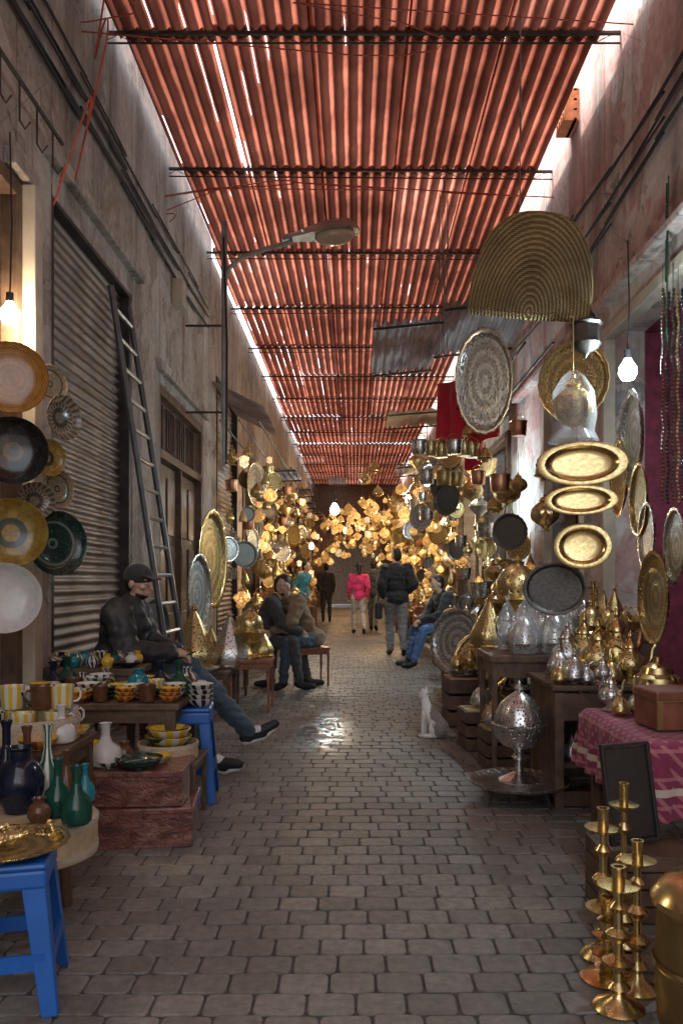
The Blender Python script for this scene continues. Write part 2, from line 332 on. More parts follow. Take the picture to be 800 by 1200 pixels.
def shopfront(parent,X,out,holes,dep=.9,inner='darkin'):
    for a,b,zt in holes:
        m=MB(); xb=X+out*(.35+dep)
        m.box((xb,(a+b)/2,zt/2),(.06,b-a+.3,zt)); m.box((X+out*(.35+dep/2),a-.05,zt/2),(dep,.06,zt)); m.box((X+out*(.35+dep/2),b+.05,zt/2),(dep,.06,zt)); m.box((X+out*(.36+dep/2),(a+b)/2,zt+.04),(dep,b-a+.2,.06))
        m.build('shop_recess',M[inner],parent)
        f=MB()
        for y in (a+.04,b-.04): f.box((X+out*.02,y,zt/2),(.1,.075,zt))
        f.box((X+out*.02,(a+b)/2,zt-.045),(.104,b-a-.16,.09)); f.build('opening_frame',M['wood' if R.random()<.6 else 'cream'],parent,bev=.006)
def shutter(parent,X,out,a,b,zt):
    m=MB(); vs=[];n=int(zt/.075)
    for i in range(n+1):
        for k in range(4):
            z=min((i+k/4)*.075,zt); x=X+out*(.1+.014*math.sin(k*PI/2)); vs+= [(x,a,z),(x,b,z)]
    m.add(vs,[(2*i,2*i+1,2*i+3,2*i+2) for i in range(len(vs)//2-1)],0,True); s=m.build('roller_shutter',M['shutter'],parent,recalc=False,sharp=80)
    f=MB(); f.box((X+out*.08,a+.03,zt/2),(.14,.06,zt)); f.box((X+out*.08,b-.03,zt/2),(.14,.06,zt)); f.box((X+out*.09,(a+b)/2,zt+.03),(.17,b-a+.1,.10)); f.build('shutter_frame',M['iron'],s,bev=.005)
    h=MB(); h.tube([(X+out*.06,(a+b)/2-.1,.5),(X+out*.03,(a+b)/2-.1,.55),(X+out*.03,(a+b)/2+.1,.55),(X+out*.06,(a+b)/2+.1,.5)],.01); h.build('pull_handle',M['irongrey'],s)
LX=-1.95; RX=2.1
B=thing('shop_building','taupe plaster building on the left with roller shutter and wooden door','building',(0,0,0))
hl=[(2.3,4.62,3.55),(5.15,7.0,3.75),(8.0,10.3,3.25)]
m=MB(); wallmesh(m,LX,-1,-4,10.9,5.95,hl); m.build('wall',M['plasterL'],B,bev=.02)
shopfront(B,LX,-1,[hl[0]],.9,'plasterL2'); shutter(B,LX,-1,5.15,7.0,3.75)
m=MB()
for y0 in (8.08,9.17): 
    m.box((LX-.12,y0+.52,1.25),(.05,1.03,2.5))
    for z0,hh in ((.2,.7),(1.02,.62),(1.75,.62)):
        m.box((LX-.09,y0+.28,z0+hh/2),(.03,.36,hh)); m.box((LX-.09,y0+.76,z0+hh/2),(.03,.36,hh))
d=m.build('door',M['door'],B,bev=.008)
m=MB(); m.box((LX-.08,8.04,1.62),(.14,.08,3.24)); m.box((LX-.08,10.26,1.62),(.14,.08,3.24)); m.box((LX-.08,9.15,3.2),(.14,2.14,.09)); m.box((LX-.08,9.15,2.56),(.14,2.14,.09)); m.box((LX-.08,9.15,1.28),(.1,.06,2.5)); m.build('door_frame',M['wood'],d,bev=.006)
m=MB(); m.lathe([(0,0),(.02,0),(.03,.03),(.02,.05),(0,.055)],12,Matrix.Translation((LX-.09,9.22,1.1))@Matrix.Rotation(PI/2,4,'Y')); m.build('door_knob',M['brass'],d)
for k in range(4):
    m=MB(); m.box((LX-.12,8.35+k*.535,2.88),(.03,.46,.5)); w=m.build('transom_window',M['darkin'],B)
    m=MB()
    for q in range(4): m.box((LX-.1,8.19+k*.535+q*.107,2.88),(.02,.022,.5))
    m.build('bar_grille',M['door'],w)
m=MB(); m.box((LX+.035,4.6,3.63),(.07,.35,.1)); m.build('ledge',M['plasterL'],B,bev=.01)
m=MB(); m.box((LX+.02,9.15,3.4),(.08,2.6,.1)); m.build('ledge',M['plasterL'],B,bev=.01)
m=MB(); m.box((LX+.03,6.1,3.98),(.07,2.2,.09)); m.build('ledge',M['plasterL'],B,bev=.01)
for (y0,y1,z1,mt,lab,hs) in [(10.9,22,5.75,'plasterL2','ochre plaster building on the left beyond the street lamp',[(11.4,13.4,4.1),(14.0,16.4,3.2),(17.0,19.2,3.2),(19.8,21.6,3.1)]),(22,37,5.9,'plasterL','far left building where the roof ends',[(22.6,25,3.2),(25.8,28,3.2),(29,31.5,3.2),(32.5,35,3.1)])]:
    B=thing('shop_building',lab,'building'); m=MB(); wallmesh(m,LX-.02,-1,y0,y1,z1,hs); m.build('wall',M[mt],B,bev=.02)
    if y0<11: shutter(B,LX,-1,*hs[0]); hs=hs[1:]
    shopfront(B,LX-.02,-1,hs)
for (y0,y1,z1,mt,lab,hs,inn) in [(-4,10.3,7.2,'plasterR','peeling cream and rose plaster building on the right above the brass stall',[(2.6,6.7,3.35),(7.3,8.8,3.3)],'magenta'),(10.3,21,6.8,'plasterR2','grey plaster building in the middle of the right side',[(10.8,13,3.3),(13.6,16,3.2),(16.7,20.2,3.3)],'darkin'),(21,37,6.6,'plasterR','far right building behind the glowing lanterns',[(21.8,25,3.2),(26,29,3.2),(30,34,3.2)],'darkin')]:
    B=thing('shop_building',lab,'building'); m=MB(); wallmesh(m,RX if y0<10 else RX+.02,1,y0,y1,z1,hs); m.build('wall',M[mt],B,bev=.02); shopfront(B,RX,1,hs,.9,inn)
    m=MB(); m.box((RX-.03,(y0+y1)/2,3.55),(.14,y1-y0-.3,.07)); m.build('cornice',M[mt],B,bev=.015)
B=thing('arched_gateway','dark wall with arched passage closing the far end of the alley','gateway',(0,37,0))
m=MB(); pts=[(-1.3,0)]+[(1.3*math.cos(PI-a*PI/12),2.4+1.1*math.sin(a*PI/12)) for a in range(13)]+[(1.3,0)]
n=len(pts); vs=[(x,0,z) for x,z in pts]+[(x,.5,z) for x,z in pts]
o2=[(-3,0)]+[(-3+6*a/12,7.) if 0<a<12 else ((-3,7.) if a==0 else (3,7.)) for a in range(13)]+[(3,0)]
vs+=[(x,0,z) for x,z in o2]; fs=[(i,i+1,n+i+1,n+i) for i in range(n-1)]+[(i,2*n+i,2*n+i+1,i+1) for i in range(n-1)]
m.add(vs,fs); m.build('wall',M['wood'],B)
m=MB(); m.box((0,5,2.5),(8,.2,5)); m.build('passage_back',M['wood'],B)
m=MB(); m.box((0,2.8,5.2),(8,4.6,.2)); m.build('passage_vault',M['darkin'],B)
# ------------------------------------------------------------ roof
def corr(x0,x1,y0,y1,z,p,A,ny=3):
    nx=max(4,int((x1-x0)/p*8)); vs=[]
    for j in range(ny+1):
        for i in range(nx+1):
            x=x0+(x1-x0)*i/nx; s_=math.sin(2*PI*x/p); s_=math.copysign(abs(s_)**.7,s_)
            vs.append((x,y0+(y1-y0)*j/ny,z+A*s_))
    return MB().add(vs,[(j*(nx+1)+i,j*(nx+1)+i+1,(j+1)*(nx+1)+i+1,(j+1)*(nx+1)+i) for j in range(ny) for i in range(nx)],0,True)
ZR=5.64; rows=18; cols=5; cn=['leftmost','second from left','middle','fourth from left','rightmost']
y=-.06
for k in range(rows):
    for c in range(cols):
        if k==16 and c==1: continue
        wd=[.75,.78,.78,.78,.74][c]; x0=-1.90+sum([.76,.78,.78,.78,.74][:c]); cut=-.03; yaw=R.uniform(-.003,.003)
        if k==3 and c==0: cut=.014; yaw=.004
        elif k==5 and c==1: cut=.006; yaw=-.005
        elif R.random()<.12: cut=.002; yaw=R.choice([-.006,.006])
        x1=x0+wd-cut; L=2.24
        if c==0: x0+=R.uniform(.0,.08)
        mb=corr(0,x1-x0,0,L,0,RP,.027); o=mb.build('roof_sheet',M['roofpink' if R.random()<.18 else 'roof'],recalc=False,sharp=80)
        o.location=(x0,y,ZR+.025*(k%2)+.010*(c%2)); o.rotation_euler=(R.uniform(-.004,.004),R.uniform(-.004,.004),yaw)
        tag(o,f'red corrugated roof sheet, {cn[c]} in the {ordn(k)} row from the near end','roof sheet','corrugated sheets of the alley roof')
    y+=2.13
tr=thing('roof_truss','x','truss',(0,0,0),0,'iron trusses under the alley roof')
m=MB(); m.box((0.05,0,-.04),(4.2,.03,.025)); m.build('top_chord',M['iron'],tr,bev=.004)
m=MB(); m.box((0.05,0,-.12),(4.2,.016,.012)); m.build('bottom_chord',M['iron'],tr,bev=.004)
m=MB(); pp=[(-2.0+i*.13,0,-.055 if i%2 else -.118) for i in range(32)]; m.tube(pp,.0035,5); m.build('lattice_bar',M['iron'],tr)
reg(tr)
for k in range(16):
    lab=f'dark iron truss under the roof, {ordn(k)} from the camera'
    if k==0: tr.location=(0,6.3,ZR-.01); tr['label']=lab
    else: dup(tr,(R.uniform(-.03,.03),6.3+k*2.13,ZR-.01+R.uniform(-.015,.015)),rotz(R.uniform(-.02,.02)),None,lab)
# ------------------------------------------------------------ prototypes
PROTO=[]
def proto(name,cat): 
    o=thing(name,'x',cat); PROTO.append(o); return o
def tray_p(face,rim,dep=.10):
    t=proto('tray','tray'); m=MB(); m.lathe([(0,.0),(.3,.004),(.82,.006),(.90,dep*.8)],40); m.build('tray_face',face,t)
    m=MB(); m.lathe([(.89,dep*.75),(.96,dep),(1.0,dep*.9),(.99,dep*.7),(.9,dep*.55),(.8,-.02),(0,-.02)],40,None,0,.012,20); m.build('rim',rim,t); return reg(t)
def bowl_p(name,inn,outm,h=.42,foot=.35):
    t=proto(name,'bowl'); m=MB(); pr=[(foot,0),(foot,.05),(.55,.10*h/.4),(.82,h*.5),(.96,h*.85),(1.0,h)]
    m.lathe(pr,32); m.lathe([(0,.0),(foot,0)],32); m.build('outer_glaze',outm,t)
    m=MB(); m.lathe([(1.0,h),(.985,h+.02),(.95,h-.01),(.9,h*.82),(.76,h*.5),(.5,.15*h/.4),(0,.08)],32); m.build('inner_glaze',inn,t); return reg(t)
def lathe_thing(name,cat,parts,seg=24):
    t=proto(name,cat)
    for nm,pr,mt,*fl in parts: m=MB(); m.lathe(pr,seg,None,0,*(fl or ())); m.build(nm,M[mt],t)
    return reg(t)
P={}
P['traySilver']=tray_p(M['silvereng'],M['silver']); P['trayBrass']=tray_p(M['brasseng'],M['brass']); P['trayDark']=tray_p(M['pewter'],M['pewter'])
P['basin']=lathe_thing('basin','basin',[('basin_bowl',[(0,-.16),(.45,-.155),(.62,-.14),(.70,-.11),(.78,-.02),(.80,.0)],'brassbasin'),('rim',[(.80,.0),(.97,.02),(1.0,.005),(.99,-.015),(.84,-.03),(.76,-.12),(.6,-.17),(0,-.18)],'brass',.008,20)],48)
for k,(a,b) in {'orange':('cOrange','gBrown'),'black':('cBlack','gNavy'),'yellow':('cYellow','gGreen'),'green':('cGreen','gGreen'),'white':('cWhite','cWhite'),'grey':('cGrey','cGrey'),'spiral':('cSpiral','cWhite')}.items():
    P['bowl_'+k]=bowl_p('ceramic_bowl',M[a],M[b]); P['plate_'+k]=bowl_p('ceramic_plate',M[a],M[b],.2,.4)
P['bowl_syellow']=bowl_p('ceramic_bowl',M['gYellow'],M['sYellow'],.6); P['bowl_sblack']=bowl_p('ceramic_bowl',M['cWhite'],M['sBlack'],.7); P['bowl_sred']=bowl_p('ceramic_bowl',M['gYellow'],M['sRed'],.6); P['bowl_sgreen']=bowl_p('ceramic_bowl',M['cWhite'],M['sGreen'],.6)
def cup_p(mt):
    t=proto('cup','cup'); m=MB(); m.lathe([(0,0),(.36,0),(.42,.05),(.47,.5),(.5,.98),(.485,1.0),(.46,.97),(.43,.5),(.36,.08),(0,.06)],28); m.build('cup_body',M[mt],t)
    m=MB(); m.tube([(.46,0,.8),(.62,0,.84),(.74,0,.7),(.74,0,.45),(.62,0,.3),(.45,0,.28)],.05,8); m.build('handle',M[mt],t); return reg(t)
for k in ('sYellow','sBlack','sGreen','cWhite','gBrown'): P['cup_'+k]=cup_p(k)
BOT=[(0,0),(.3,0),(.36,.05),(.38,.25),(.33,.42),(.16,.55),(.1,.7),(.1,.9),(.15,1.0),(.12,1.0),(.07,.9),(.07,.7)]
JAR=[(0,0),(.28,0),(.3,.04),(.44,.3),(.46,.5),(.36,.72),(.2,.82),(.22,.95),(.28,1.0),(.25,1.0),(.18,.9),(.17,.8)]
for k in ('gGreen','gNavy','cWhite','gBrown','gTurq','sBlue','sBlack','gYellow','sGreen'):
    P['bottle_'+k]=lathe_thing('glazed_bottle','bottle',[('bottle_body',BOT[:7],k),('neck',BOT[6:],k)]); P['vase_'+k]=lathe_thing('glazed_vase','vase',[('vase_body',JAR[:8],k),('lip',JAR[7:],k)])
def teapot_p(mt,mt2):
    t=proto('teapot','teapot'); m=MB(); m.lathe([(0,.0),(.2,.0),(.18,.03),(.09,.1),(.16,.17),(.27,.26),(.29,.36),(.24,.48),(.13,.58),(.12,.64)],28,None,0,.03,10); m.build('pot_body',M[mt],t)
    m=MB(); m.lathe([(.13,.64),(.15,.66),(.13,.73),(.05,.81),(.03,.84),(.05,.88),(.04,.92),(.015,.96),(0,1.0)],20); m.build('lid',M[mt2],t)
    m=MB(); m.tube([(.22,0,.3),(.36,0,.33),(.43,0,.46),(.46,0,.62),(.53,0,.7)],[.06,.045,.035,.025,.024],8); m.build('spout',M[mt2],t)
    m=MB(); m.tube([(-.13,0,.6),(-.3,0,.7),(-.42,0,.62),(-.43,0,.45),(-.36,0,.3),(-.26,0,.28)],.022,8); m.build('handle',M[mt2],t)
    return reg(t)
P['teaBrass']=teapot_p('brasschase','brass'); P['teaSilver']=teapot_p('silverchase','silver')
for k,a,b in (('domeSilver','silver','silverchase'),('domeBrass','brass','brasschase')):
    P[k]=lathe_thing('domed_dish','dish',[('dish',[(0,0),(.2,0),(.22,.06),(.4,.14),(.42,.2)],a,.02,16),('lid',[(.38,.2),(.37,.36),(.28,.56),(.12,.72),(.04,.76),(.06,.82),(.03,.88),(.04,.92),(0,1.0)],b,.02,12)])
P['candle']=lathe_thing('candlestick','candlestick',[('base',[(0,0),(.2,0),(.21,.02),(.17,.05),(.07,.09),(.05,.12)],'brass'),('stem',[(.05,.12),(.1,.16),(.05,.2),(.04,.26),(.12,.31),(.13,.34),(.04,.38),(.035,.46),(.09,.5),(.1,.53),(.04,.57),(.035,.68),(.08,.72),(.035,.76),(.035,.82)],'brass'),('drip_pan',[(.035,.82),(.16,.86),(.17,.87),(.05,.875),(.05,.98),(.06,1.0),(.04,1.0),(.035,.9),(0,.9)],'brass')])
P['urnSilver']=lathe_thing('footed_urn','urn',[('foot',[(0,0),(.24,0),(.25,.02),(.18,.05),(.06,.1),(.05,.2),(.09,.24),(.05,.28),(.08,.32)],'silver'),('bowl',[(.08,.32),(.2,.36),(.29,.44),(.33,.54),(.34,.57),(.30,.58)],'silverchase',.02,16),('lid',[(.31,.58),(.29,.67),(.22,.77),(.13,.84),(.06,.875),(.04,.89),(.065,.91),(.04,.935),(.02,.96),(0,1.0)],'silverfine',.02,16)],48)
P['urnBrass']=lathe_thing('brass_brazier','brazier',[('foot',[(0,0),(.24,0),(.24,.03),(.14,.08),(.1,.2),(.13,.3)],'brass'),('pan',[(.13,.3),(.22,.36),(.3,.46),(.38,.5),(.39,.52),(.3,.54),(.26,.56),(.26,.62)],'brasschase'),('lid',[(.26,.62),(.27,.7),(.2,.82),(.09,.88),(.04,.9),(.05,.94),(.02,.97),(0,1.0)],'brassfine')],32)
for k,a,b in (('coneBrass','brass','brassfine'),('coneSilver','silver','silverfine')):
    P[k]=lathe_thing('cone_lamp','lamp',[('base',[(0,0),(.3,0),(.31,.03),(.27,.06)],a),('shade',[(.27,.06),(.3,.2),(.25,.34),(.16,.56),(.08,.76),(.03,.88)],b,.04,8),('finial',[(.03,.88),(.05,.91),(.02,.94),(.035,.96),(0,1.0)],a)],32)
P['glowlamp']=lathe_thing('pierced_lamp','lamp',[('shade',[(0,0),(.1,.02),(.3,.12),(.38,.3),(.32,.5),(.16,.66),(.07,.74)],'glow',.04,6),('finial',[(.07,.74),(.1,.78),(.04,.84),(.05,.9),(0,1.0)],'brass')],14)
def lantern_p(shape,mt,top='brass'):
    t=proto('hanging_lantern','lantern'); pr={'globe':[(0,0),(.04,.02),(.06,.06),(.22,.12),(.36,.25),(.4,.4),(.36,.55),(.22,.68),(.12,.72)],'tall':[(0,0),(.03,.05),(.08,.1),(.2,.16),(.27,.26),(.24,.34),(.25,.58),(.3,.62),(.24,.68),(.1,.76)],'drop':[(0,0),(.03,.06),(.05,.1),(.28,.3),(.38,.46),(.3,.58),(.16,.66),(.1,.72)]}[shape]
    m=MB(); m.lathe(pr,16 if shape!='tall' else 8,None,0,.03,8); m.build('lantern_body',M[mt],t)
    m=MB(); m.lathe([(.12,.72),(.17,.75),(.12,.83),(.04,.88),(.05,.92),(.02,.95),(.015,1.0),(0,1.0)],14); m.build('cap',M[top],t)
    m=MB(); m.tube([(0,0,1.0),(0,0,1.9)],.012,5); m.build('chain',M['brassold'],t); return reg(t)
for s_ in ('globe','tall','drop'): P['lg_'+s_]=lantern_p(s_,'glow'); P['lb_'+s_]=lantern_p(s_,'brassfine'); P['ls_'+s_]=lantern_p(s_,'silverfine','silver')
P['lw']=lantern_p('tall','glowwhite'); P['lblack']=lantern_p('tall','pewter','iron')
def bucket_p(mt):
    t=proto('metal_bucket','bucket'); m=MB(); m.lathe([(0,0),(.36,0),(.38,.03),(.4,.3),(.41,.34),(.42,.6),(.46,.75),(.48,.76),(.46,.77),(.4,.6),(.36,.05),(0,.04)],26); m.build('bucket_body',M[mt],t)
    m=MB(); m.tube([(.44*math.cos(a),0,.72+.4*math.sin(a)) for a in [i*PI/8 for i in range(9)]],.018,6); m.build('handle',M['brass'],t); return reg(t)
P['bucketB']=bucket_p('brasschase'); P['bucketS']=bucket_p('silver'); P['bucketC']=bucket_p('copper')
def stool_p():
    t=proto('plastic_stool','stool'); m=MB(); m.box((0,0,.985),(.74,.74,.05)); m.box((0,0,.90),(.72,.72,.13),None,0,1.03); m.build('seat',M['blue'],t,bev=.03)
    for i in(-1,1):
        for j in(-1,1):
            m=MB(); m.add([(i*.35,j*.35,.9),(i*.16,j*.35,.9),(i*.35,j*.16,.9),(i*.46,j*.46,0),(i*.33,j*.46,0),(i*.46,j*.33,0)],[(0,1,4,3),(0,3,5,2),(1,2,5,4),(0,2,1),(3,4,5)]); m.build('leg',M['blue'],t,bev=.012)
    for a in range(4):
        m=MB(); m.box((0,.40,.36),(.72,.03,.11),Matrix.Rotation(a*PI/2,4,'Z')); m.build('stretcher',M['blue'],t)
    return reg(t)
P['stool']=stool_p()
def table_p(mt='wood'):
    t=proto('wooden_table','table'); m=MB(); m.box((0,0,.97),(1,1,.06)); m.build('tabletop',M[mt],t,bev=.008)
    m=MB()
    for a in range(4): m.box((0,.44,.88),(.88,.03,.12),Matrix.Rotation(a*PI/2,4,'Z'))
    m.build('apron',M[mt],t)
    for i in(-1,1):
        for j in(-1,1): m=MB(); m.box((i*.44,j*.44,.47),(.07,.07,.94),None,0,.75); m.build('leg',M[mt],t,bev=.006)
    return reg(t)
P['table']=table_p(); P['tableRed']=table_p('woodred')
def hoop_p():
    t=proto('wooden_hoop_basket','basket'); m=MB(); m.lathe([(.96,0),(1.0,0),(1.0,.5),(.96,.5),(.96,0)],36); m.build('hoop',M['woodpale'],t); m=MB(); m.lathe([(0,.1),(.96,.1),(.96,.06),(0,.06)],36); m.build('bottom',M['straw'],t)
    m=MB(); m.lathe([(1.0,.36),(1.02,.36),(1.02,.46),(1.0,.46)],36); m.build('binding',M['cream'],t); return reg(t)
P['hoop']=hoop_p()
def put(key,loc,size,label,rot=None,group=None): return dup(P[key],loc,rot if rot is not None else rotz(R.uniform(0,6.28)),size,label,group)
# ------------------------------------------------------------ left goods, near
for px,py,r,key,d,n,lab in [(14,444,42,'plate_orange',4.25,(.3,-1,0),'big orange gold plate hanging near the lit bulb'),(58,450,22,'plate_grey',4.62,(1,-.7,0),'small tan patterned bowl, topmost in the column beside the shutter'),(68,490,26,'bowl_spiral',4.7,(1,-.5,0),'small striped bowl, second in the column beside the shutter'),(16,530,39,'bowl_black',4.2,(.4,-1,0),'large black glazed plate hanging under the orange gold plate'),(53,537,22,'bowl_yellow',4.62,(1,-.7,0),'small yellow bowl hanging beside the black plate'),(66,573,23,'plate_grey',4.72,(1,-.5,0),'small tan bowl hanging above the green bowl'),(40,587,22,'bowl_spiral',4.45,(.8,-1,0),'tan and black spoked bowl hanging between two big plates'),(13,625,40,'bowl_yellow',4.15,(.5,-1,0),'large yellow bowl with dark green rim'),(60,637,38,'bowl_green',4.6,(1,-.8,0),'dark green patterned bowl, lowest beside the shutter'),(5,702,41,'bowl_white',4.1,(.5,-1,.1),'plain white bowl hanging lowest on the left')]:
    put(key,W(px,py,d),r*d/F,lab,facing(n,R.uniform(0,6)))
m=MB(); m.box((LX+.05,4.68,1.78),(.1,.12,3.56)); tag(m.build('door_post',M['cream'],bev=.008),'cream wooden post beside the plate display','post')
def bulb(px,py,d,mt,lab,len_=.6,e=25,col=(1,.8,.55),r=.05,off=(0,-.1,-.08)):
    p=W(px,py,d); t=thing('light_bulb',lab,'light bulb',p); k=r/.05
    m=MB(); m.lathe([(0,-.055*k),(.03*k,-.045*k),(.045*k,-.015*k),(.042*k,.015*k),(.022*k,.045*k),(.015*k,.06*k)],18); m.build('glass',M[mt],t)
    m=MB(); m.lathe([(.016*k,.058*k),(.018*k,.06*k),(.018*k,.1*k),(0,.105*k)],12); m.build('socket',M['black'],t)
    m=MB(); m.tube([(0,0,.1*k),(.01,0,len_*.5),(0,0,len_)],.005,5); m.build('cord',M['black'],t)
    L=bpy.data.lights.new('bulb_light','POINT'); L.energy=e; L.color=col; L.shadow_soft_size=.05; o=bpy.data.objects.new('bulb_light',L); C.objects.link(o); o.location=p+V(off)
bulb(12,368,4.38,'bulbwarm','lit warm bulb hanging in the shop opening on the left',1.0,24,off=(.02,.1,.0),r=.058)
bulb(735,434,4.9,'bulbcool','lit cool white bulb hanging over the brass stall on the right',.8,50,(.74,.92,1),r=.062)
bulb(553,575,10,'bulbcool','lit cool bulb among hanging pots in the middle right',.8,90,(.7,.92,1),.08)
bulb(392,597,17,'bulbcool','small cool bulb above the walkers on the left',.9,50,(.7,.92,1),.11)
bulb(478,585,19,'bulbwarm','small warm bulb on the far right side',.9,120,(1,.72,.4),.09)
bulb(440,600,26,'bulbwarm','tiny warm bulb at the far end of the alley',.9,150,(1,.7,.4),.09)
bulb(365,640,14,'bulbwarm','small warm bulb behind the seated men on the left',.9,60,(1,.7,.4),.05)
bulb(520,612,14.5,'bulbwarm','warm bulb among the lanterns of the right stalls',.9,90,(1,.72,.4),.06)
bulb(405,622,33,'bulbwarm','warm bulb just before the arched passage',.9,220,(1,.62,.3),.1)
bulb(500,566,12.2,'bulbcool','cool bulb hung high over the man in blue jeans',.9,40,(.8,.95,1),.05)
p=V((-1.06,2.42,0)); put('stool',p,(.37,.37,.43),'blue plastic stool in the bottom left corner under a brass tray',rotz(.25))
put('trayBrass',(-1.06,2.43,.445),.185,'brass tray on the near blue stool',rotz(.3))
for i in range(18):
    a=R.uniform(0,6.28); r=R.uniform(.0,.14); q=V((-1.06+r*math.cos(a),2.43+r*math.sin(a),.452)); k='teaBrass' if i%3==0 else 'candle'
    put(k,q+V((0,0,.012)),R.uniform(.05,.085),f'tiny brass trinket heaped on the near tray, {ordn(i)} of the heap',facing((math.cos(i*2.1),math.sin(i*2.1),.35)),'brass trinkets on the near tray')
t=thing('drum_table','round pale wooden drum table crowded with glazed bottles','table',(-1.17,2.92,0))
m=MB(); m.lathe([(0,.40),(.21,.40),(.22,.39),(.22,.26),(.2,.25),(0,.25)],36); m.build('drum',M['woodpale'],t)
m=MB(); m.lathe([(.221,.37),(.224,.37),(.224,.39),(.221,.392)],36); m.lathe([(.221,.27),(.224,.27),(.224,.29),(.221,.29)],36); m.build('binding',M['cream'],t)
for a in range(3): m=MB(); m.tube([(.15*math.cos(a*2.1-.9),.15*math.sin(a*2.1-.9),.26),(.17*math.cos(a*2.1-.9),.17*math.sin(a*2.1-.9),0)],[.03,.018],10); m.build('leg',M['wood'],t)
for px,py,h,k,w_,lab in [(24,950,75,'vase_gNavy',.8,'dark navy vase at the left of the drum table'),(90,965,68,'bottle_gGreen',.7,'green bottle at the right rim of the drum table'),(68,955,66,'bottle_gGreen',.65,'green bottle in the middle of the drum table'),(47,938,40,'vase_cWhite',1,'squat white vase behind the green bottles'),(78,925,60,'bottle_gBrown',.6,'brown bottle at the back of the drum table'),(8,920,95,'bottle_gNavy',.5,'tall dark bottle cut by the left edge'),(46,968,30,'vase_gBrown',1,'small brown pot in front on the drum table'),(32,912,88,'bottle_gBrown',.5,'tall slim brown bottle at the back left of the drum table'),(56,915,90,'bottle_sGreen',.5,'tall slim striped bottle at the back of the drum table'),(100,935,44,'bottle_gTurq',.7,'short turquoise bottle at the rear right of the drum')]:
    q=ON(px,py,.405); q.y=min(max(q.y,2.8),3.08); q.x=(px-415)*q.y/F; s_=h*q.y/F; put(k,q,(s_*w_,s_*w_,s_),lab)
def boxpack(c,d,rz,lab,mt='card'):
    t=thing('cardboard_box',lab,'box',c,rz); m=MB(); m.box((0,0,d[2]/2),d); m.build('carton',M[mt],t,bev=.006)
    m=MB(); m.box((0,0,d[2]/2),(d[0]+.004,.03,d[2]+.004)); m.build('tape',M['tape'],t); m=MB(); m.box((0,0,d[2]-.012),(d[0]+.006,d[1]+.006,.03)); m.build('lid_flap',M[mt],t,bev=.006)
boxpack((-1.03,3.92,0),(.50,.38,.185),.1,'red wrapped cardboard box, lower of the pair on the ground'); boxpack((-1.05,3.93,.19),(.46,.36,.165),.04,'red wrapped cardboard box, upper of the pair on the ground')
z=.360
for px,py,h,k,lab in [(124,897,50,'bottle_cWhite','white necked bottle standing on the red boxes'),(163,915,28,'bowl_green','dark green bowl on the red boxes'),(95,880,26,'bowl_sred','orange striped bowl at the left of the red boxes'),(187,893,15,'bowl_syellow','small yellow bowl at the right of the red boxes'),(128,912,14,'bowl_sgreen','small green striped bowl in front on the red boxes'),(106,895,22,'cup_sYellow','yellow striped cup standing behind the white necked bottle'),(146,893,24,'vase_gBrown','brown vase at the back of the red boxes')]:
    q=ON(px,py,z); q.y=min(max(q.y,3.82),4.05); q.x=(px-415)*q.y/F; put(k,q,h*q.y/F,lab)
put('table',(-1.5,3.45,0),(.62,.5,.56),'low dark wooden table under the hoop of striped cups',rotz(0))
put('hoop',(-1.42,3.5,.565),.205,'pale wooden hoop basket full of yellow striped cups',rotz(0))
for i,(dx,dy,k,dz) in enumerate([(-.11,.02,'cup_sYellow',0),(.02,.08,'cup_sYellow',0),(.12,-.03,'cup_sYellow',0),(.0,-.09,'cup_sYellow',0),(-.08,.0,'cup_sYellow',.105),(.05,.0,'cup_gBrown',.105),(.12,.1,'cup_cWhite',0),(-.13,-.09,'cup_sBlack',0),(.13,.02,'cup_sYellow',.105),(-.02,.08,'bowl_sblack',.11)]):
    put(k,(-1.42+dx,3.5+dy,.588+dz),.105,['yellow and white striped cup, lower left in the hoop','yellow striped cup at the back of the hoop','yellow striped cup at the right of the hoop','yellow striped cup at the front of the hoop','yellow striped cup stacked on top at the left','brown cup stacked on top in the middle','plain white cup at the back right of the hoop','black and white striped cup at the front left','yellow striped cup stacked on top at the right','striped bowl topping the hoop of cups'][i])
for i,(dx,dy,k,s_) in enumerate([(.2,-.17,'bowl_sred',.08),(.24,-.02,'bottle_cWhite',.16),(.25,.1,'bowl_syellow',.07),(-.1,-.2,'bowl_green',.07)]): put(k,(-1.5+dx,3.45+dy,.562),s_,['orange striped bowl at the corner of the low dark table','slim white bottle beside the hoop of cups','yellow bowl behind the slim white bottle','green bowl in front of the hoop of cups'][i])
put('table',(-.98,4.22,0),(.36,.34,.33),'very low wooden stand behind the red boxes',rotz(0)); put('hoop',(-.98,4.2,.332),.155,'pale hoop basket holding yellow plates beside the blue stool',rotz(0))
for i in range(5): put('bowl_syellow' if i%2 else 'bowl_yellow',(-.98+R.uniform(-.02,.02),4.2+R.uniform(-.02,.02),.35+i*.022),.11,f'yellow glazed bowl nested in the right hoop, {ordn(i)} from the bottom')
put('table',(-1.36,4.55,0),(.85,.6,.60),'wooden display table crowded with bowls and mugs',rotz(0))
put('stool',(-.95,4.62,0),(.34,.36,.53),'blue plastic stool beside the seated man',rotz(.1))
kk=['bowl_sred','bowl_sblack','bowl_white','cup_gBrown','bowl_green','bowl_syellow','vase_sBlue','cup_sYellow','bowl_sgreen','vase_gTurq','vase_sBlack','bowl_yellow','bottle_gGreen','bowl_syellow','bottle_gNavy','bowl_sblack']
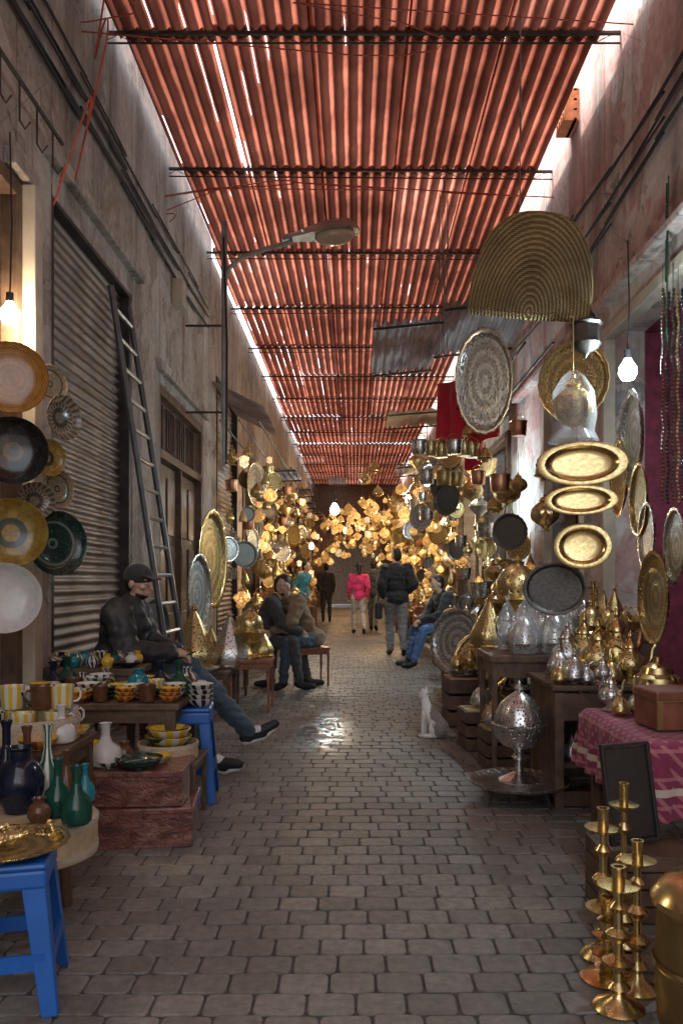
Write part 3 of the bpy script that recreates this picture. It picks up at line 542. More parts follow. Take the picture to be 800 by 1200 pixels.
KN={'cup_sBlack':'black and white mug','bowl_sblack':'black and white bowl','bowl_white':'plain white bowl','cup_gBrown':'brown glazed mug','bowl_sred':'orange striped bowl','bowl_syellow':'yellow striped bowl','vase_sBlue':'blue and yellow vase','cup_sGreen':'green striped mug','bowl_sgreen':'green striped bowl','vase_gTurq':'turquoise vase','vase_sBlack':'black and white vase','cup_sYellow':'yellow striped mug','bottle_gGreen':'green glazed bottle','vase_gYellow':'yellow vase','bottle_gNavy':'navy bottle','vase_sGreen':'green striped vase','bowl_black':'black glazed bowl','vase_gNavy':'navy vase','bottle_gBrown':'brown bottle','vase_gGreen':'green vase','vase_cWhite':'white vase','bowl_green':'dark green bowl','bowl_yellow':'plain yellow bowl'}
colw=['far left','left','left centre','middle','right centre','right','far right']
for j in range(5):
    for i in range(7):
        k=kk[(i*5+j*7)%16] if j>1 else kk[(i*3+j)%6]; q=V((-1.72+i*.118+R.uniform(-.015,.015),4.31+j*.118+R.uniform(-.015,.015),.602))
        sz={'cup':.10,'bow':.062,'vas':.13,'bot':.19}[k[:3]]*R.uniform(.85,1.1)
        put(k,q,sz,f'{KN[k]} on the display table, {colw[i]} in the {ORD[j]} row')
        if k[:3]=='bow':
            for s_ in range(1,R.choice([2,3,4])): put(k,q+V((.003*s_,0,.022*s_)),sz,f'{KN[k]} stacked {ORD[s_]} from the bottom, {colw[i]} of the {ORD[j]} row')
for i,(dx,dy,k) in enumerate([(-.08,-.08,'bowl_white'),(.07,-.06,'bowl_sblack'),(0,.09,'bowl_sgreen')]):
    for s_ in range(4): put(k,(-.95+dx,4.62+dy,.532+s_*.028),.075,f'{KN[k]} stacked on the second blue stool, {ORD[s_]} from the bottom')
put('table',(-1.62,5.02,0),(.6,.34,.72),'taller wooden table behind the bowls holding small vases',rotz(0))
for i in range(15):
    k=['vase_sBlue','vase_gTurq','vase_sBlack','vase_gYellow','bowl_black','vase_gNavy','vase_sGreen','bottle_gBrown','vase_gGreen','vase_cWhite','cup_sYellow','vase_gTurq','cup_sBlack','vase_sBlue','vase_gYellow'][i]
    put(k,(-1.84+(i%5)*.11+R.uniform(-.01,.01),4.91+(i//5)*.1,.722),.085,f'small {KN[k]} on the tall back table, {ORD[i%5]} in the {["front","middle","rear"][i//5]} row')
# ladder
t=thing('ladder','tall dark grey ladder leaning on the left wall beside the shutter','ladder')
a0=V((-1.40,6.38,.0)); a1=V((-1.90,6.22,3.56)); b0=V((-1.40,6.98,.0)); b1=V((-1.90,6.72,3.56))
for q0,q1 in((a0,a1),(b0,b1)): m=MB(); m.tube([q0,q1],.026,6); m.build('rail',M['ladder'],t)
for i in range(15):
    f=(i+.6)/15.3; m=MB(); m.tube([a0.lerp(a1,f),b0.lerp(b1,f)],.018,6); m.build('rung',M['irongrey'],t)
# street lamp
t=thing('street_lamp','grey cobra head street lamp bracketed high on the left wall','street lamp',(-1.5,9.2,0))
m=MB(); m.tube([(0,0,2.6),(0,0,5.4)],.035,10); m.build('pole',M['irongrey'],t)
m=MB(); m.tube([(0,0,4.7),(.05,0,4.86),(.2,-.05,4.97),(.5,-.1,5.05),(.8,-.1,5.13)],.028,8); m.build('arm',M['irongrey'],t)
H=Matrix.Translation((1.16,-.1,5.2))@Matrix.Rotation(-.12,4,'Y')@Matrix.Scale(1.15,4)
m=MB(); pr=[(-.42,.04),(-.38,.06),(-.25,.075),(-.1,.12),(.1,.15),(.25,.14),(.33,.08),(.36,.01)]
vs=[]
for x,w in pr:
    for k in range(13): a=PI*k/12; vs.append((x,w*math.cos(a),w*.95*math.sin(a)))
m.add(vs,[(i*13+k,i*13+k+1,(i+1)*13+k+1,(i+1)*13+k) for i in range(7) for k in range(12)],0,True,H); m.add([vs[i*13] for i in range(8)]+[vs[i*13+12] for i in range(8)],[(i,i+1,9+i,8+i) for i in range(7)],0,False,H)
h=m.build('lamp_housing',M['irongrey'],t)
m=MB(); m.ell((.1,0,-.01),(.2,.12,.10),H); m.build('lens',NT('lamp_glass',col=(.55,.47,.35),rough=.15,coat=1).m,h)
for zz in (4.2,3.2): m=MB(); m.box((-.22,0,zz),(.45,.022,.022)); m.build('wall_bracket',M['iron'],t)
m=MB(); m.tube([(.03,-.04,2.6),(.04,-.05,4.0),(.0,-.05,5.2)],.012,6); m.build('lamp_cable',M['black'],t)
def cable(pts,r,mt,lab,cat='cable',sub=6,name='cable'):
    P_=[V(p) for p in pts]; out=[]
    for i in range(len(P_)-1):
        p0=P_[max(i-1,0)];p1=P_[i];p2=P_[i+1];p3=P_[min(i+2,len(P_)-1)]
        for k in range(sub):
            u=k/sub; out.append(.5*((2*p1)+(p2-p0)*u+(2*p0-5*p1+4*p2-p3)*u*u+(3*p1-3*p2+p0-p3)*u**3))
    out.append(P_[-1]); m=MB(); m.tube(out,r,6); return tag(m.build(name,M[mt]),lab,cat)
for i in range(3): cable([(LX+.03,2.5+k*1.0,4.55+.14*i+.05*math.sin(k*1.7+i)) for k in range(9)],.012-.002*i,'black',['lowest black cable running along the left wall','middle black cable running along the left wall','top black cable running along the left wall'][i])
cable([W(70,215,4.85),W(100,130,4.8),W(125,50,4.8),W(128,-40,4.8)],.006,'redcable','red cable dangling down from the roof on the left')
cable([(-1.9,8.2,4.95),(-1.5,8.3,5.3),(-.8,8.2,5.38),(0.2,8.2,5.28),(1.2,8.2,5.25),(2.1,8.4,5.3)],.006,'redcable','thin red wire sagging across under the roof')
cable([(-1.9,5.6,5.5),(0,5.9,5.15),(2.1,6.0,5.45)],.005,'redcable','second thin red wire crossing near the top')
for i,(px,y0,y1,d) in enumerate([(513,150,425,9),(517,140,430,9.1),(523,120,420,9.2),(608,20,240,4.95),(519,200,440,8.7)]): cable([W(px,y0,d),W(px+2,(y0+y1)/2,d),W(px+1,y1,d)],.004,'string',['left string of the bundle holding the grey awning','second string of the bundle holding the grey awning','right string of the bundle holding the grey awning','single string holding the straw basket','loose string in front of the awning bundle'][i],'string',name='hanging_string')
for i in range(3): cable([(RX-.04,3+k*1.1,4.2+i*.22+.1*math.sin(k+i)) for k in range(8)],.010,'black',['lowest black cable on the right wall','middle black cable on the right wall','top black cable on the right wall'][i])
cable([(RX-.05,5.2,3.9),(RX-.05,5.25,3.3),(RX-.1,5.1,3.0),(RX-.08,5.15,2.8)],.006,'gGreen','green cable hanging down the right wall')
t=thing('hook_rail','iron rail with hanging hooks high on the near left wall','rail',(LX+.12,0,4.0)); m=MB(); m.tube([(0,3.2,0),(0,5.0,0)],.014,6); m.build('rail_bar',M['iron'],t)
for i in range(7): m=MB(); y=3.4+i*.24; m.tube([(0,y,.02),(0.0,y,-.22),(.03,y,-.27),(.06,y,-.23)],.006,5); m.build('hook',M['iron'],t)
m=MB(); m.box((LX+.06,8.6,4.35),(.12,.2,.28)); tag(m.build('junction_box',M['cream'],bev=.01),'small pale junction box on the left wall above the door','junction box')
t=thing('hollow_brick','orange hollow brick stuck high on the right wall','brick',W(663,133,7.6)); m=MB()
m.box((.06,0,0),(.06,.3,.3))
for i in range(4): m.box((-.0,0,-.14+i*.093),(.12,.3,.02))
for j in range(5): m.box((-.001,-.14+j*.07,0),(.118,.018,.298))
m.build('brick_body',simple('orange_brick',(.6,.22,.09),.8),t)
def awning(x0,x1,y0,y1,z,sl,mt,lab,p=.12,sy=0,A=.022):
    t=thing('awning',lab,'awning',(x0,y0,z)); mb=corr(0,x1-x0,0,y1-y0,0,p,A); m2=MB(); m2.add([(v[0],v[1],v[2]+v[0]*sl+v[1]*sy) for v in mb.v],mb.f,0,True); m2.build('corrugated_sheet',M[mt],t,recalc=False,sharp=80)
    for u in (.05,y1-y0-.05): m=MB(); m.tube([(0,u,-.045+u*sy),(x1-x0,u,-.045+(x1-x0)*sl+u*sy)],.016,6); m.build('support_bar',M['iron'],t)
awning(.22,1.02,9.0,10.6,4.16,.10,'corr','lower grey corrugated awning sheet jutting furthest into the alley',.11,-.10,.03)
awning(1.0,2.05,8.9,10.4,4.34,.12,'corr','upper grey corrugated awning sheet fixed to the right wall',.11,-.10,.03)
awning(.55,2.05,13,14.3,4.0,.08,'pale','pale flat awning further down the right side',.3)
awning(.9,2.05,17,18.6,3.7,.1,'corr','grey awning deep in the alley above the right stalls')
t=thing('awning','small curved metal awning on the left beyond the street lamp','awning',(-1.95,11,3.75)); m=MB(); mb=corr(0,2.2,0,.7,0,.11,.02); m.add([(v[1],v[0],.25-v[1]*.5+v[2]) for v in mb.v],mb.f,0,True); m.build('corrugated_sheet',M['corr'],t,recalc=False)
for i in range(4): awning(-1.95,-1.1+.1*(i%2),15+i*3.2,16.6+i*3.2,3.35,.03,'pale' if i%2 else 'corr',f'low stall awning on the left side, {ORD[i]} from the camera')
def drape(p0,p1,drop,lab,mt,f=9,tri=1):
    vs=[];p0,p1=V(p0),V(p1);nx,nz=40,14; nrm=(p1-p0).cross(V((0,0,1))).normalized()
    for j in range(nz+1):
        for i in range(nx+1):
            u=i/nx;v=j/nz; k=(.55+.45*math.sin(PI*u)) if tri else 1
            vs.append(p0.lerp(p1,u)+V((0,0,-1))*v*drop*(k+.1*math.sin(u*14)*tri)+nrm*.05*math.sin(u*f*3)*(.3+v))
    return tag(MB().add(vs,[(j*(nx+1)+i,j*(nx+1)+i+1,(j+1)*(nx+1)+i+1,(j+1)*(nx+1)+i) for j in range(nz) for i in range(nx)],0,True).build('hanging_cloth',M[mt],recalc=False,sharp=180),lab,'cloth')
drape(W(512,450,10.2),W(590,438,8.8),1.0,'bright red cloth hung below the grey awning','redcloth')
# straw basket
t=thing('straw_basket','large flattened braided straw basket hanging on the right','basket',W(618,368,4.9)); t.rotation_euler=(0,.12,-.15)
N=28; w_,h_=.36,.62
o_=[(-w_,0)]+[(-w_*abs(math.cos(a))**.75*(1 if math.cos(a)>0 else -1),h_*math.sin(a)**.8) for a in [PI*k/N for k in range(1,N)]]+[(w_,0)]
n=len(o_); m=MB(); fr=[(x,-.025,z) for x,z in o_]; bk=[(x,.025,z) for x,z in o_]
c=[(0,-.06,.22),(0,.06,.22)]; m.add(fr+bk+c,[(i,(i+1)%n,2*n) for i in range(n)]+[((i+1)%n+n,i+n,2*n+1) for i in range(n)]+[(i+n,(i+1)%n+n,(i+1)%n,i) for i in range(n)],0,True); m.build('woven_panel',M['straw'],t,sharp=60)
m=MB(); m.tube([(x,0,z) for x,z in o_],.015,8); m.build('braided_rim',M['straw'],t); m=MB(); m.tube([(-.36,0,0),(0,0,-.01),(.36,0,0)],.028,8); m.build('mouth_band',M['straw'],t)
# right hanging goods, near
for key,px,py,rx,ry,d,n,lab in [('traySilver',568,447,36,62,6.6,(-.75,-1,-.1),'large engraved silver tray tilted high above the right stalls'),('trayBrass',672,447,40,47,6.3,(-.6,-1,0),'round chased tray hanging behind the wrapped lamp'),('basin',681,543,50,27,4.7,(-.3,-1,.1),'wide oval brass basin, uppermost of the three'),('basin',680,586,40,18,4.6,(-.3,-1,.1),'narrow oval brass basin, middle of the three'),('basin',682,640,32,27,4.7,(-.3,-1,.05),'round brass basin, lowest of the three'),('trayDark',650,690,35,31,5.0,(-.3,-1,0),'dark pewter tray propped behind the wrapped teapots')]:
    nn=V(n).normalized(); q=nn.to_track_quat('Z','Y'); dup(P[key],W(px,py,d),q,(rx*d/F*1.05,ry*d/F,(rx+ry)/2*d/F),lab)
for i,(px,py,h,d) in enumerate([(742,515,58,4.9),(750,585,44,4.6),(759,628,40,4.4),(768,700,55,4.1),(792,640,46,3.9),(727,560,46,5.2)]):
    put('traySilver' if i%2==0 else 'trayBrass',W(px,py,d),h*d/F,['silver tray hanging edge on beside the bulb','brass tray hanging edge on below the silver one','small silver tray under the edge-on pair','large brass tray low on the right above the brass pot','silver tray cut by the right edge','brass tray hanging against the magenta wall'][i],facing((-1,.12 if i!=3 else .05,0),i))
put('lblack',W(686,420,4.9),.34,'black iron lantern hanging under the straw basket')
put('lb_globe',W(671,505,4.75),(.30,.30,.36),'brass lamp wrapped in clear plastic on the right'); m=MB(); m.lathe([(.02,.36),(.07,.32),(.12,.24),(.135,.1),(.12,.0),(.15,-.06),(.14,-.065),(.10,0)],18,None,0,.07,5); o=m.build('plastic_bag',M['plastic']); o.location=W(671,505,4.75); tag(o,'clear plastic bag around the hanging brass lamp','plastic bag')
for i in range(6):
    t=thing('bead_strand',f'long strand of dark beads at the right edge, {ORD[i]} from the left','bead strand',W(776+i*6,340+4*(i%2),3.6),0,'bead strands hanging at the right edge'); m=MB()
    for k in range(52): m.ell((.004*math.sin(k*.6+i),0,-k*.0185),(.008,.008,.0095),None,8)
    m.build('bead_string',M[['gBrown','iron','wood','brassold','gNavy','gBrown'][i]],t)
    m=MB(); m.tube([(0,0,.0),(0,0,.12)],.002,4); m.build('loop',M['string'],t)
for j,zz in enumerate((1.25,1.9,2.5)):
    t=thing('wall_shelf',f'wooden shelf in the magenta stall, {["lowest","middle","highest"][j]}','shelf',(3.12,4.7,zz)); m=MB(); m.box((0,0,0),(.38,3.6,.03)); m.build('board',M['wood'],t)
    for q in (-1.4,0,1.4): m=MB(); m.box((.02,q,-.07),(.3,.03,.11)); m.build('bracket',M['iron'],t)
    for i in range(9):
        k=R.choice([('teaBrass','brass teapot'),('domeSilver','silver domed dish'),('bucketB','brass bucket'),('teaSilver','silver teapot'),('coneBrass','brass cone lamp')]); dup(P[k[0]],(3.1,3.2+i*.38,zz+.016),rotz(R.uniform(0,6)),R.uniform(.24,.34),f'{k[1]} on the {["lowest","middle","highest"][j]} magenta stall shelf, {ORD[i]} from the near end')
# right tables
t=thing('cabinet_table','dark wooden cabinet table carrying silver dishes on the right','table',(1.36,4.7,0))
m=MB(); m.box((0,0,.665),(.54,.66,.03)); m.build('tabletop',M['wood'],t,bev=.006)
for i in (-1,1):
    for j in (-1,1): m=MB(); m.box((i*.23,j*.29,.32),(.05,.05,.64)); m.build('leg',M['wood'],t,bev=.004)
for c_,d_ in (((0,-.295,.56),(.41,.03,.15)),((0,-.28,.05),(.41,.03,.08)),((-.235,0,.34),(.02,.53,.6)),((.235,0,.34),(.02,.53,.6)),((0,.2,.3),(.4,.02,.5))): m=MB(); m.box(c_,d_); m.build('panel',M['wood'],t)
m=MB(); m.box((0,0,.22),(.42,.5,.02)); m.build('shelf',M['wood'],t)
for i in range(3): put('domeSilver',(1.24+i*.12,4.55,.232),.15,f'silver domed dish inside the cabinet, {ORD[i]} from the left')
t=thing('tray_stand','round low tray stand on four legs under the silver urn','tray stand',(.94,4.55,0)); m=MB(); m.lathe([(0,.11),(.24,.11),(.27,.125),(.285,.125),(.28,.112),(.25,.098),(0,.098)],40,None,0,.01,20); m.build('stand_tray',M['silvereng'],t)
for a in range(4): m=MB(); a_=a*PI/2+.6; m.tube([(.2*math.cos(a_),.2*math.sin(a_),.1),(.24*math.cos(a_),.24*math.sin(a_),.0)],.008,6); m.build('leg',M['iron'],t)
put('urnSilver',(.94,4.55,.112),(.46,.46,.58),'tall silver footed urn with pierced domed lid')
put('table',(1.14,5.35,0),(.55,.55,.78),'tall narrow table under the wrapped silver teapots',rotz(0))
for i,(px,yy,h) in enumerate([(594,5.5,52),(614,5.2,58),(632,5.5,66),(650,5.2,62),(668,5.45,58),(606,5.4,46),(641,5.35,50)]):
    q=V(((px-415)*yy/F,yy,.785)); s_=h*yy/F; put(['teaSilver','domeSilver'][i%2],q,(s_*.8,s_*.8,s_),f'silver vessel wrapped in plastic on the tall table, number {["one","three","four","six","seven","two","five"][i]} from the left')
    if i<5: m=MB(); m.lathe([(.34,0),(.36,.1),(.35,.4),(.24,.75),(.07,1.02),(.03,1.08),(.08,1.2)],18,None,0,.10,5); o=m.build('plastic_bag',M['plastic']); o.location=q; o.scale=(s_*.9,s_*.9,s_); tag(o,f'clear plastic bag over a silver vessel, {ORD[i]} bag from the left','plastic bag')
for i,(px,yy,h,k,lab) in enumerate([(672,4.45,.20,'domeSilver','silver covered dish at the front of the cabinet table'),(655,4.75,.20,'domeSilver','silver covered dish at the left rear of the cabinet table'),(700,4.6,.36,'teaBrass','brass ewer at the left on the cabinet table'),(722,4.65,.43,'teaBrass','tallest brass ewer on the cabinet table'),(738,4.5,.30,'teaBrass','brass ewer at the right on the cabinet table'),(690,4.7,.2,'domeSilver','silver covered dish in the middle of the cabinet table'),(706,4.42,.18,'teaSilver','small silver teapot in front of the ewers'),(655,4.45,.13,'domeBrass','small brass domed dish at the left front corner'),(686,4.42,.13,'domeSilver','small silver covered dish beside the front dish'),(716,4.45,.16,'domeBrass','brass domed dish in front of the tallest ewer'),(664,4.9,.34,'teaSilver','tall silver ewer at the back left of the cabinet table'),(684,4.93,.38,'teaBrass','brass ewer at the back of the cabinet table')]):
    put(k,V((min((px-415)*yy/F,1.6),yy,.682)),h,lab)
SM=[('teaSilver','silver teapot',.24),('teaBrass','brass teapot',.26),('domeSilver','silver domed dish',.2),('domeBrass','brass domed dish',.2),('candle','brass candlestick',.3),('bucketC','copper pot',.15),('coneBrass','brass cone lamp',.28)]
def crowd(x0,y0,nx,ny,z,dx,dy,where,sc_=1.0):
    for j in range(ny):
        for i in range(nx):
            k=R.choice(SM); put(k[0],(x0+i*dx+R.uniform(-.02,.02),y0+j*dy+R.uniform(-.02,.02),z),k[2]*sc_*R.uniform(.8,1.15),f'{k[1]} {where}, {ORD[i]} in the {ORD[j]} row')
put('table',(1.72,5.6,0),(.5,1.0,.92),'high dark table against the stall front behind the ewers',rotz(0)); crowd(1.54,5.2,3,5,.925,.17,.19,'on the high dark table')
put('table',(1.68,7.05,0),(.6,.8,.8),'dark table behind the brazier at the second stall opening',rotz(0)); crowd(1.46,6.75,4,4,.805,.15,.18,'on the table behind the brazier')
put('tableRed',(1.32,7.1,0),(.36,.5,.5),'red brown stand between the crate and the dark table',rotz(0)); crowd(1.2,6.95,3,2,.505,.12,.22,'on the red brown stand',.85)
put('tableRed',(1.25,8.15,0),(.7,.6,.62),'red brown table just before the row of buckets',rotz(0)); crowd(.97,7.95,5,3,.625,.14,.18,'on the table before the buckets')
put('table',(1.48,3.62,0),(.62,.85,.6),'table hidden under the burgundy woven cloth',rotz(0))
vs=[];nx,ny=40,40
for j in range(ny+1):
    for i in range(nx+1):
        x=-.47+.94*i/nx; y_=-.60+1.20*j/ny; dx=max(0,abs(x)-.315); dy=max(0,abs(y_)-.43)
        X=max(-.325,min(.325,x)); Y=max(-.44,min(.44,y_)); hm=max(dx*1.8,dy*1.8)
        if dx>0: X=math.copysign(.325+.012+.05*hm+.03*hm*2.8*math.sin(y_*38),x)
        if dy>0: Y=math.copysign(.44+.012+.05*hm+.03*hm*2.8*math.sin(x*42),y_)
        vs.append((X,Y,.612-hm+.002*math.sin(x*30)*math.cos(y_*20)))
o=MB().add(vs,[(j*(nx+1)+i,j*(nx+1)+i+1,(j+1)*(nx+1)+i+1,(j+1)*(nx+1)+i) for j in range(ny) for i in range(nx)],0,True).build('tablecloth',M['pinkcloth'],recalc=False,sharp=80); o.location=(1.48,3.62,0); tag(o,'burgundy woven cloth draped over the table on the right','tablecloth')
t=thing('wooden_chest','brown wooden chest with brass trim on the burgundy cloth','chest',(1.42,3.5,.62),.1); m=MB(); m.box((0,0,.06),(.3,.22,.12)); m.build('chest_body',M['woodred'],t,bev=.006); m=MB(); m.box((0,0,.145),(.31,.23,.045)); m.build('lid',M['woodred'],t,bev=.01)
m=MB(); m.box((0,0,.125),(.306,.226,.008)); m.build('trim',M['brassold'],t); m=MB(); m.box((0,-.118,.11),(.05,.01,.05)); m.build('clasp',M['brass'],t)
for e in (-1,1): m=MB(); m.box((e*.135,0,.07),(.022,.225,.128)); m.build('corner_strap',M['brassold'],t)
t=thing('round_brass_pot','round lidded brass pot behind the chest','pot',(1.5,3.95,.62)); m=MB(); m.lathe([(0,0),(.06,0),(.1,.04),(.125,.1),(.11,.16),(.08,.18)],28); m.build('pot_body',M['brasschase'],t); m=MB(); m.lathe([(.082,.18),(.07,.21),(.02,.235),(.02,.26),(0,.265)],20); m.build('lid',M['brass'],t)
for i,(x,y_,k,s_) in enumerate([(1.27,3.95,'teaSilver',.2),(1.36,3.82,'domeSilver',.14),(1.26,3.78,'domeBrass',.12)]): put(k,(x,y_,.618),s_,['silver teapot at the back of the burgundy cloth','silver domed dish on the burgundy cloth','small brass domed dish at the left edge of the cloth'][i])
t=thing('rectangular_tray','dark rectangular framed tray leaning on the cloth covered table','tray',(1.06,3.02,.26)); t.rotation_euler=(-.18,0,.35); m=MB(); m.box((0,0,.19),(.2,.012,.34)); m.build('tray_face',M['pewter'],t,bev=.004); m=MB()
for c_,d_ in (((0,-.008,.37),(.22,.022,.014)),((0,-.008,.01),(.22,.022,.014)),((-.105,-.008,.19),(.014,.022,.35)),((.105,-.008,.19),(.014,.022,.35))): m.box(c_,d_)
m.build('rim',M['iron'],t,bev=.003)
t=thing('wooden_crate','low wooden crate under the rectangular tray','crate',(1.1,3.05,0)); m=MB()
for i in range(4): m.box((0,-.14,.035+i*.063),(.34,.015,.055)); m.box((0,.14,.035+i*.063),(.34,.015,.055)); m.box((-.17,0,.035+i*.063),(.015,.27,.055)); m.box((.17,0,.035+i*.063),(.015,.27,.055))
m.box((0,0,.24),(.33,.26,.014)); m.build('slats',M['wood'],t)
for i,(x,y_,h,w) in enumerate([(.83,2.66,.50,.36),(.775,2.34,.42,.36),(.87,2.45,.46,.33),(.93,2.75,.56,.30),(.80,2.52,.26,.4)]):
    dup(P['candle'],(x,y_,0),rotz(i),(w,w,h),['tall brass candlestick at the left of the cluster','brass candlestick nearest the bottom edge','brass candlestick beside the big pot','thin brass candlestick standing furthest back','shortest brass candlestick in the middle of the cluster'][i])
t=thing('brass_cauldron','big brass cauldron cut by the bottom right corner','cauldron',(.985,2.2,0)); m=MB(); m.lathe([(0,0),(.12,0),(.14,.03),(.15,.2),(.14,.34),(.155,.36)],36); m.build('cauldron_body',M['brassold'],t); m=MB(); m.lathe([(.157,.36),(.16,.38),(.12,.43),(.04,.46),(.03,.48),(.035,.51),(0,.52)],30); m.build('lid',M['brass'],t); m=MB(); m.lathe([(.153,.19),(.157,.2),(.153,.21)],36); m.build('band',M['brass'],t)
def crate(c,d,rz,lab,mt='wood'):
    t=thing('wooden_crate',lab,'crate',c,rz); m=MB(); n=3
    for i in range(n):
        z_=(i+.5)*d[2]/n; hh=d[2]/n*.82
        m.box((0,-d[1]/2,z_),(d[0],.015,hh)); m.box((0,d[1]/2,z_),(d[0],.015,hh)); m.box((-d[0]/2,0,z_),(.015,d[1]-.02,hh)); m.box((d[0]/2,0,z_),(.015,d[1]-.02,hh))
    m.build('slats',M[mt],t); m=MB(); m.box((0,0,d[2]-.008),(d[0]-.02,d[1]-.02,.012)); m.build('top_board',M['woodpale'],t)
crate((.95,6.0,0),(.28,.3,.3),.1,'small wooden crate on the ground behind the cat'); crate((1.25,5.95,0),(.3,.34,.4),.0,'taller wooden crate beside the urn'); crate((.98,7.0,0),(.36,.36,.42),.05,'wooden crate under the small silver dishes'); crate((.98,5.35,0),(.24,.26,.28),.1,'lowest wooden crate in front of the tall narrow table')
for i in range(5): put('traySilver',(.98+R.uniform(-.02,.02),7.0,.425+i*.012),.17-.008*i,f'silver tray in the low stack on the crate, {ORD[i]} from the bottom',rotz(i))
for i in range(4): put('traySilver' if i%2 else 'trayBrass',(1.25,5.95,.405+i*.014),.16,f'round tray stacked on the taller crate, {ORD[i]} from the bottom',rotz(i))
for i,(dx,dy,k) in enumerate([(-.05,-.06,'domeSilver'),(.06,.04,'teaSilver'),(-.05,.07,'domeBrass')]): put(k,(.98+dx,5.35+dy,.281),.17,['small silver domed dish on the lowest crate','small silver teapot on the lowest crate','small brass domed dish on the lowest crate'][i])
put('teaSilver',(1.22,5.97,.47),.24,'silver teapot on the stacked trays'); put('domeSilver',(.95,6.0,.305),.2,'silver domed dish on the small crate behind the cat')
for i,(x,y_,k,s_) in enumerate([(.9,6.95,'domeBrass',.16),(1.02,7.1,'domeSilver',.2),(1.0,6.9,'teaBrass',.22)]): put(k,(x,y_,.49),s_,['small brass domed dish on the stacked silver trays','silver domed dish on the stacked silver trays','brass teapot on the stacked silver trays'][i])
put('traySilver',W(535,752,7.6),.32,'striped silver tray leaning upright beside the seated man',facing((-.9,-.8,.15))); put('trayBrass',W(565,775,6.9),.26,'brass tray leaning against the crate',facing((-.4,-1,.2)))
put('urnBrass',(1.27,6.2,.74),(.62,.62,.72),'tall brass brazier with pierced dome above the right tables'); put('table',(1.3,6.3,0),(.6,.6,.74),'dark table under the brass brazier',rotz(0)); put('coneBrass',(1.05,6.15,.745),(.55,.55,.42),'brass cone shaped lid beside the brazier'); put('teaSilver',(1.5,6.3,.745),.3,'silver teapot behind the brazier')
# ------------------------------------------------------------ left mid cluster
put('tableRed',(-1.0,7.75,0),(.42,.42,.5),'red brown stool table carrying the cone lamps',rotz(0)); put('table',(-1.45,7.6,0),(.6,.6,.42),'low dark table under the big cone lamp',rotz(0))
put('coneBrass',(-1.5,7.45,.425),(.75,.75,.62),'tall golden pierced cone lamp beside the ladder'); put('coneSilver',(-1.2,7.7,.425),(.62,.62,.55),'silver pierced cone lamp behind the red stool'); put('urnBrass',(-1.02,7.75,.505),(.5,.5,.5),'brass lantern dome on the red stool'); put('coneBrass',(-.92,7.95,.505),(.4,.4,.3),'small brass cone lamp on the red stool'); put('bowl_white',(-1.33,7.3,.425),.1,'white bowl at the foot of the cone lamps')
put('table',(-1.45,8.4,0),(.6,.7,.55),'dark table before the wooden door',rotz(0)); crowd(-1.64,8.15,3,3,.555,.19,.22,'on the table before the wooden door',1.1)
for k,px,py,rx,ry,X,lab in [('trayBrass',246,655,22,58,-1.72,'tall golden oval tray hanging by the door'),('traySilver',231,697,18,48,-1.6,'oval silver tray leaning below the golden one'),('trayDark',180,735,20,35,-1.8,'dark round tray on the wall behind the ladder'),('traySilver',299,567,20,27,-1.6,'round silver pan high on the left beyond the lamp'),('trayDark',293,612,20,20,-1.6,'dark pan below the round silver pan'),('traySilver',296,635,14,16,-1.5,'small silver plate below the dark pan')]:
    d=F*X/(px-415); r=ry*d/F; dup(P[k],W(px,py,d),V((1,-.32,0)).to_track_quat('Z','Y'),(r*min(1,rx/ry*1.6),r,r),lab)
kinds=[('traySilver','silver tray',.2),('trayBrass','brass tray',.2),('lb_globe','brass lantern',.34),('bucketB','brass bucket',.26),('bucketS','silver bucket',.25),('bucketC','copper pot',.25),('teaBrass','brass teapot',.3),('trayDark','dark pan',.18),('lb_drop','brass drop lantern',.36),('domeBrass','brass dome',.26),('ls_drop','silver lantern',.34),('coneBrass','brass cone',.3),('glowlamp','lit pierced lamp',.26),('lg_drop','lit pierced lantern',.3),('lw','lit pale lantern',.24)]
rown=['lowest','second','third','fourth','fifth','highest']
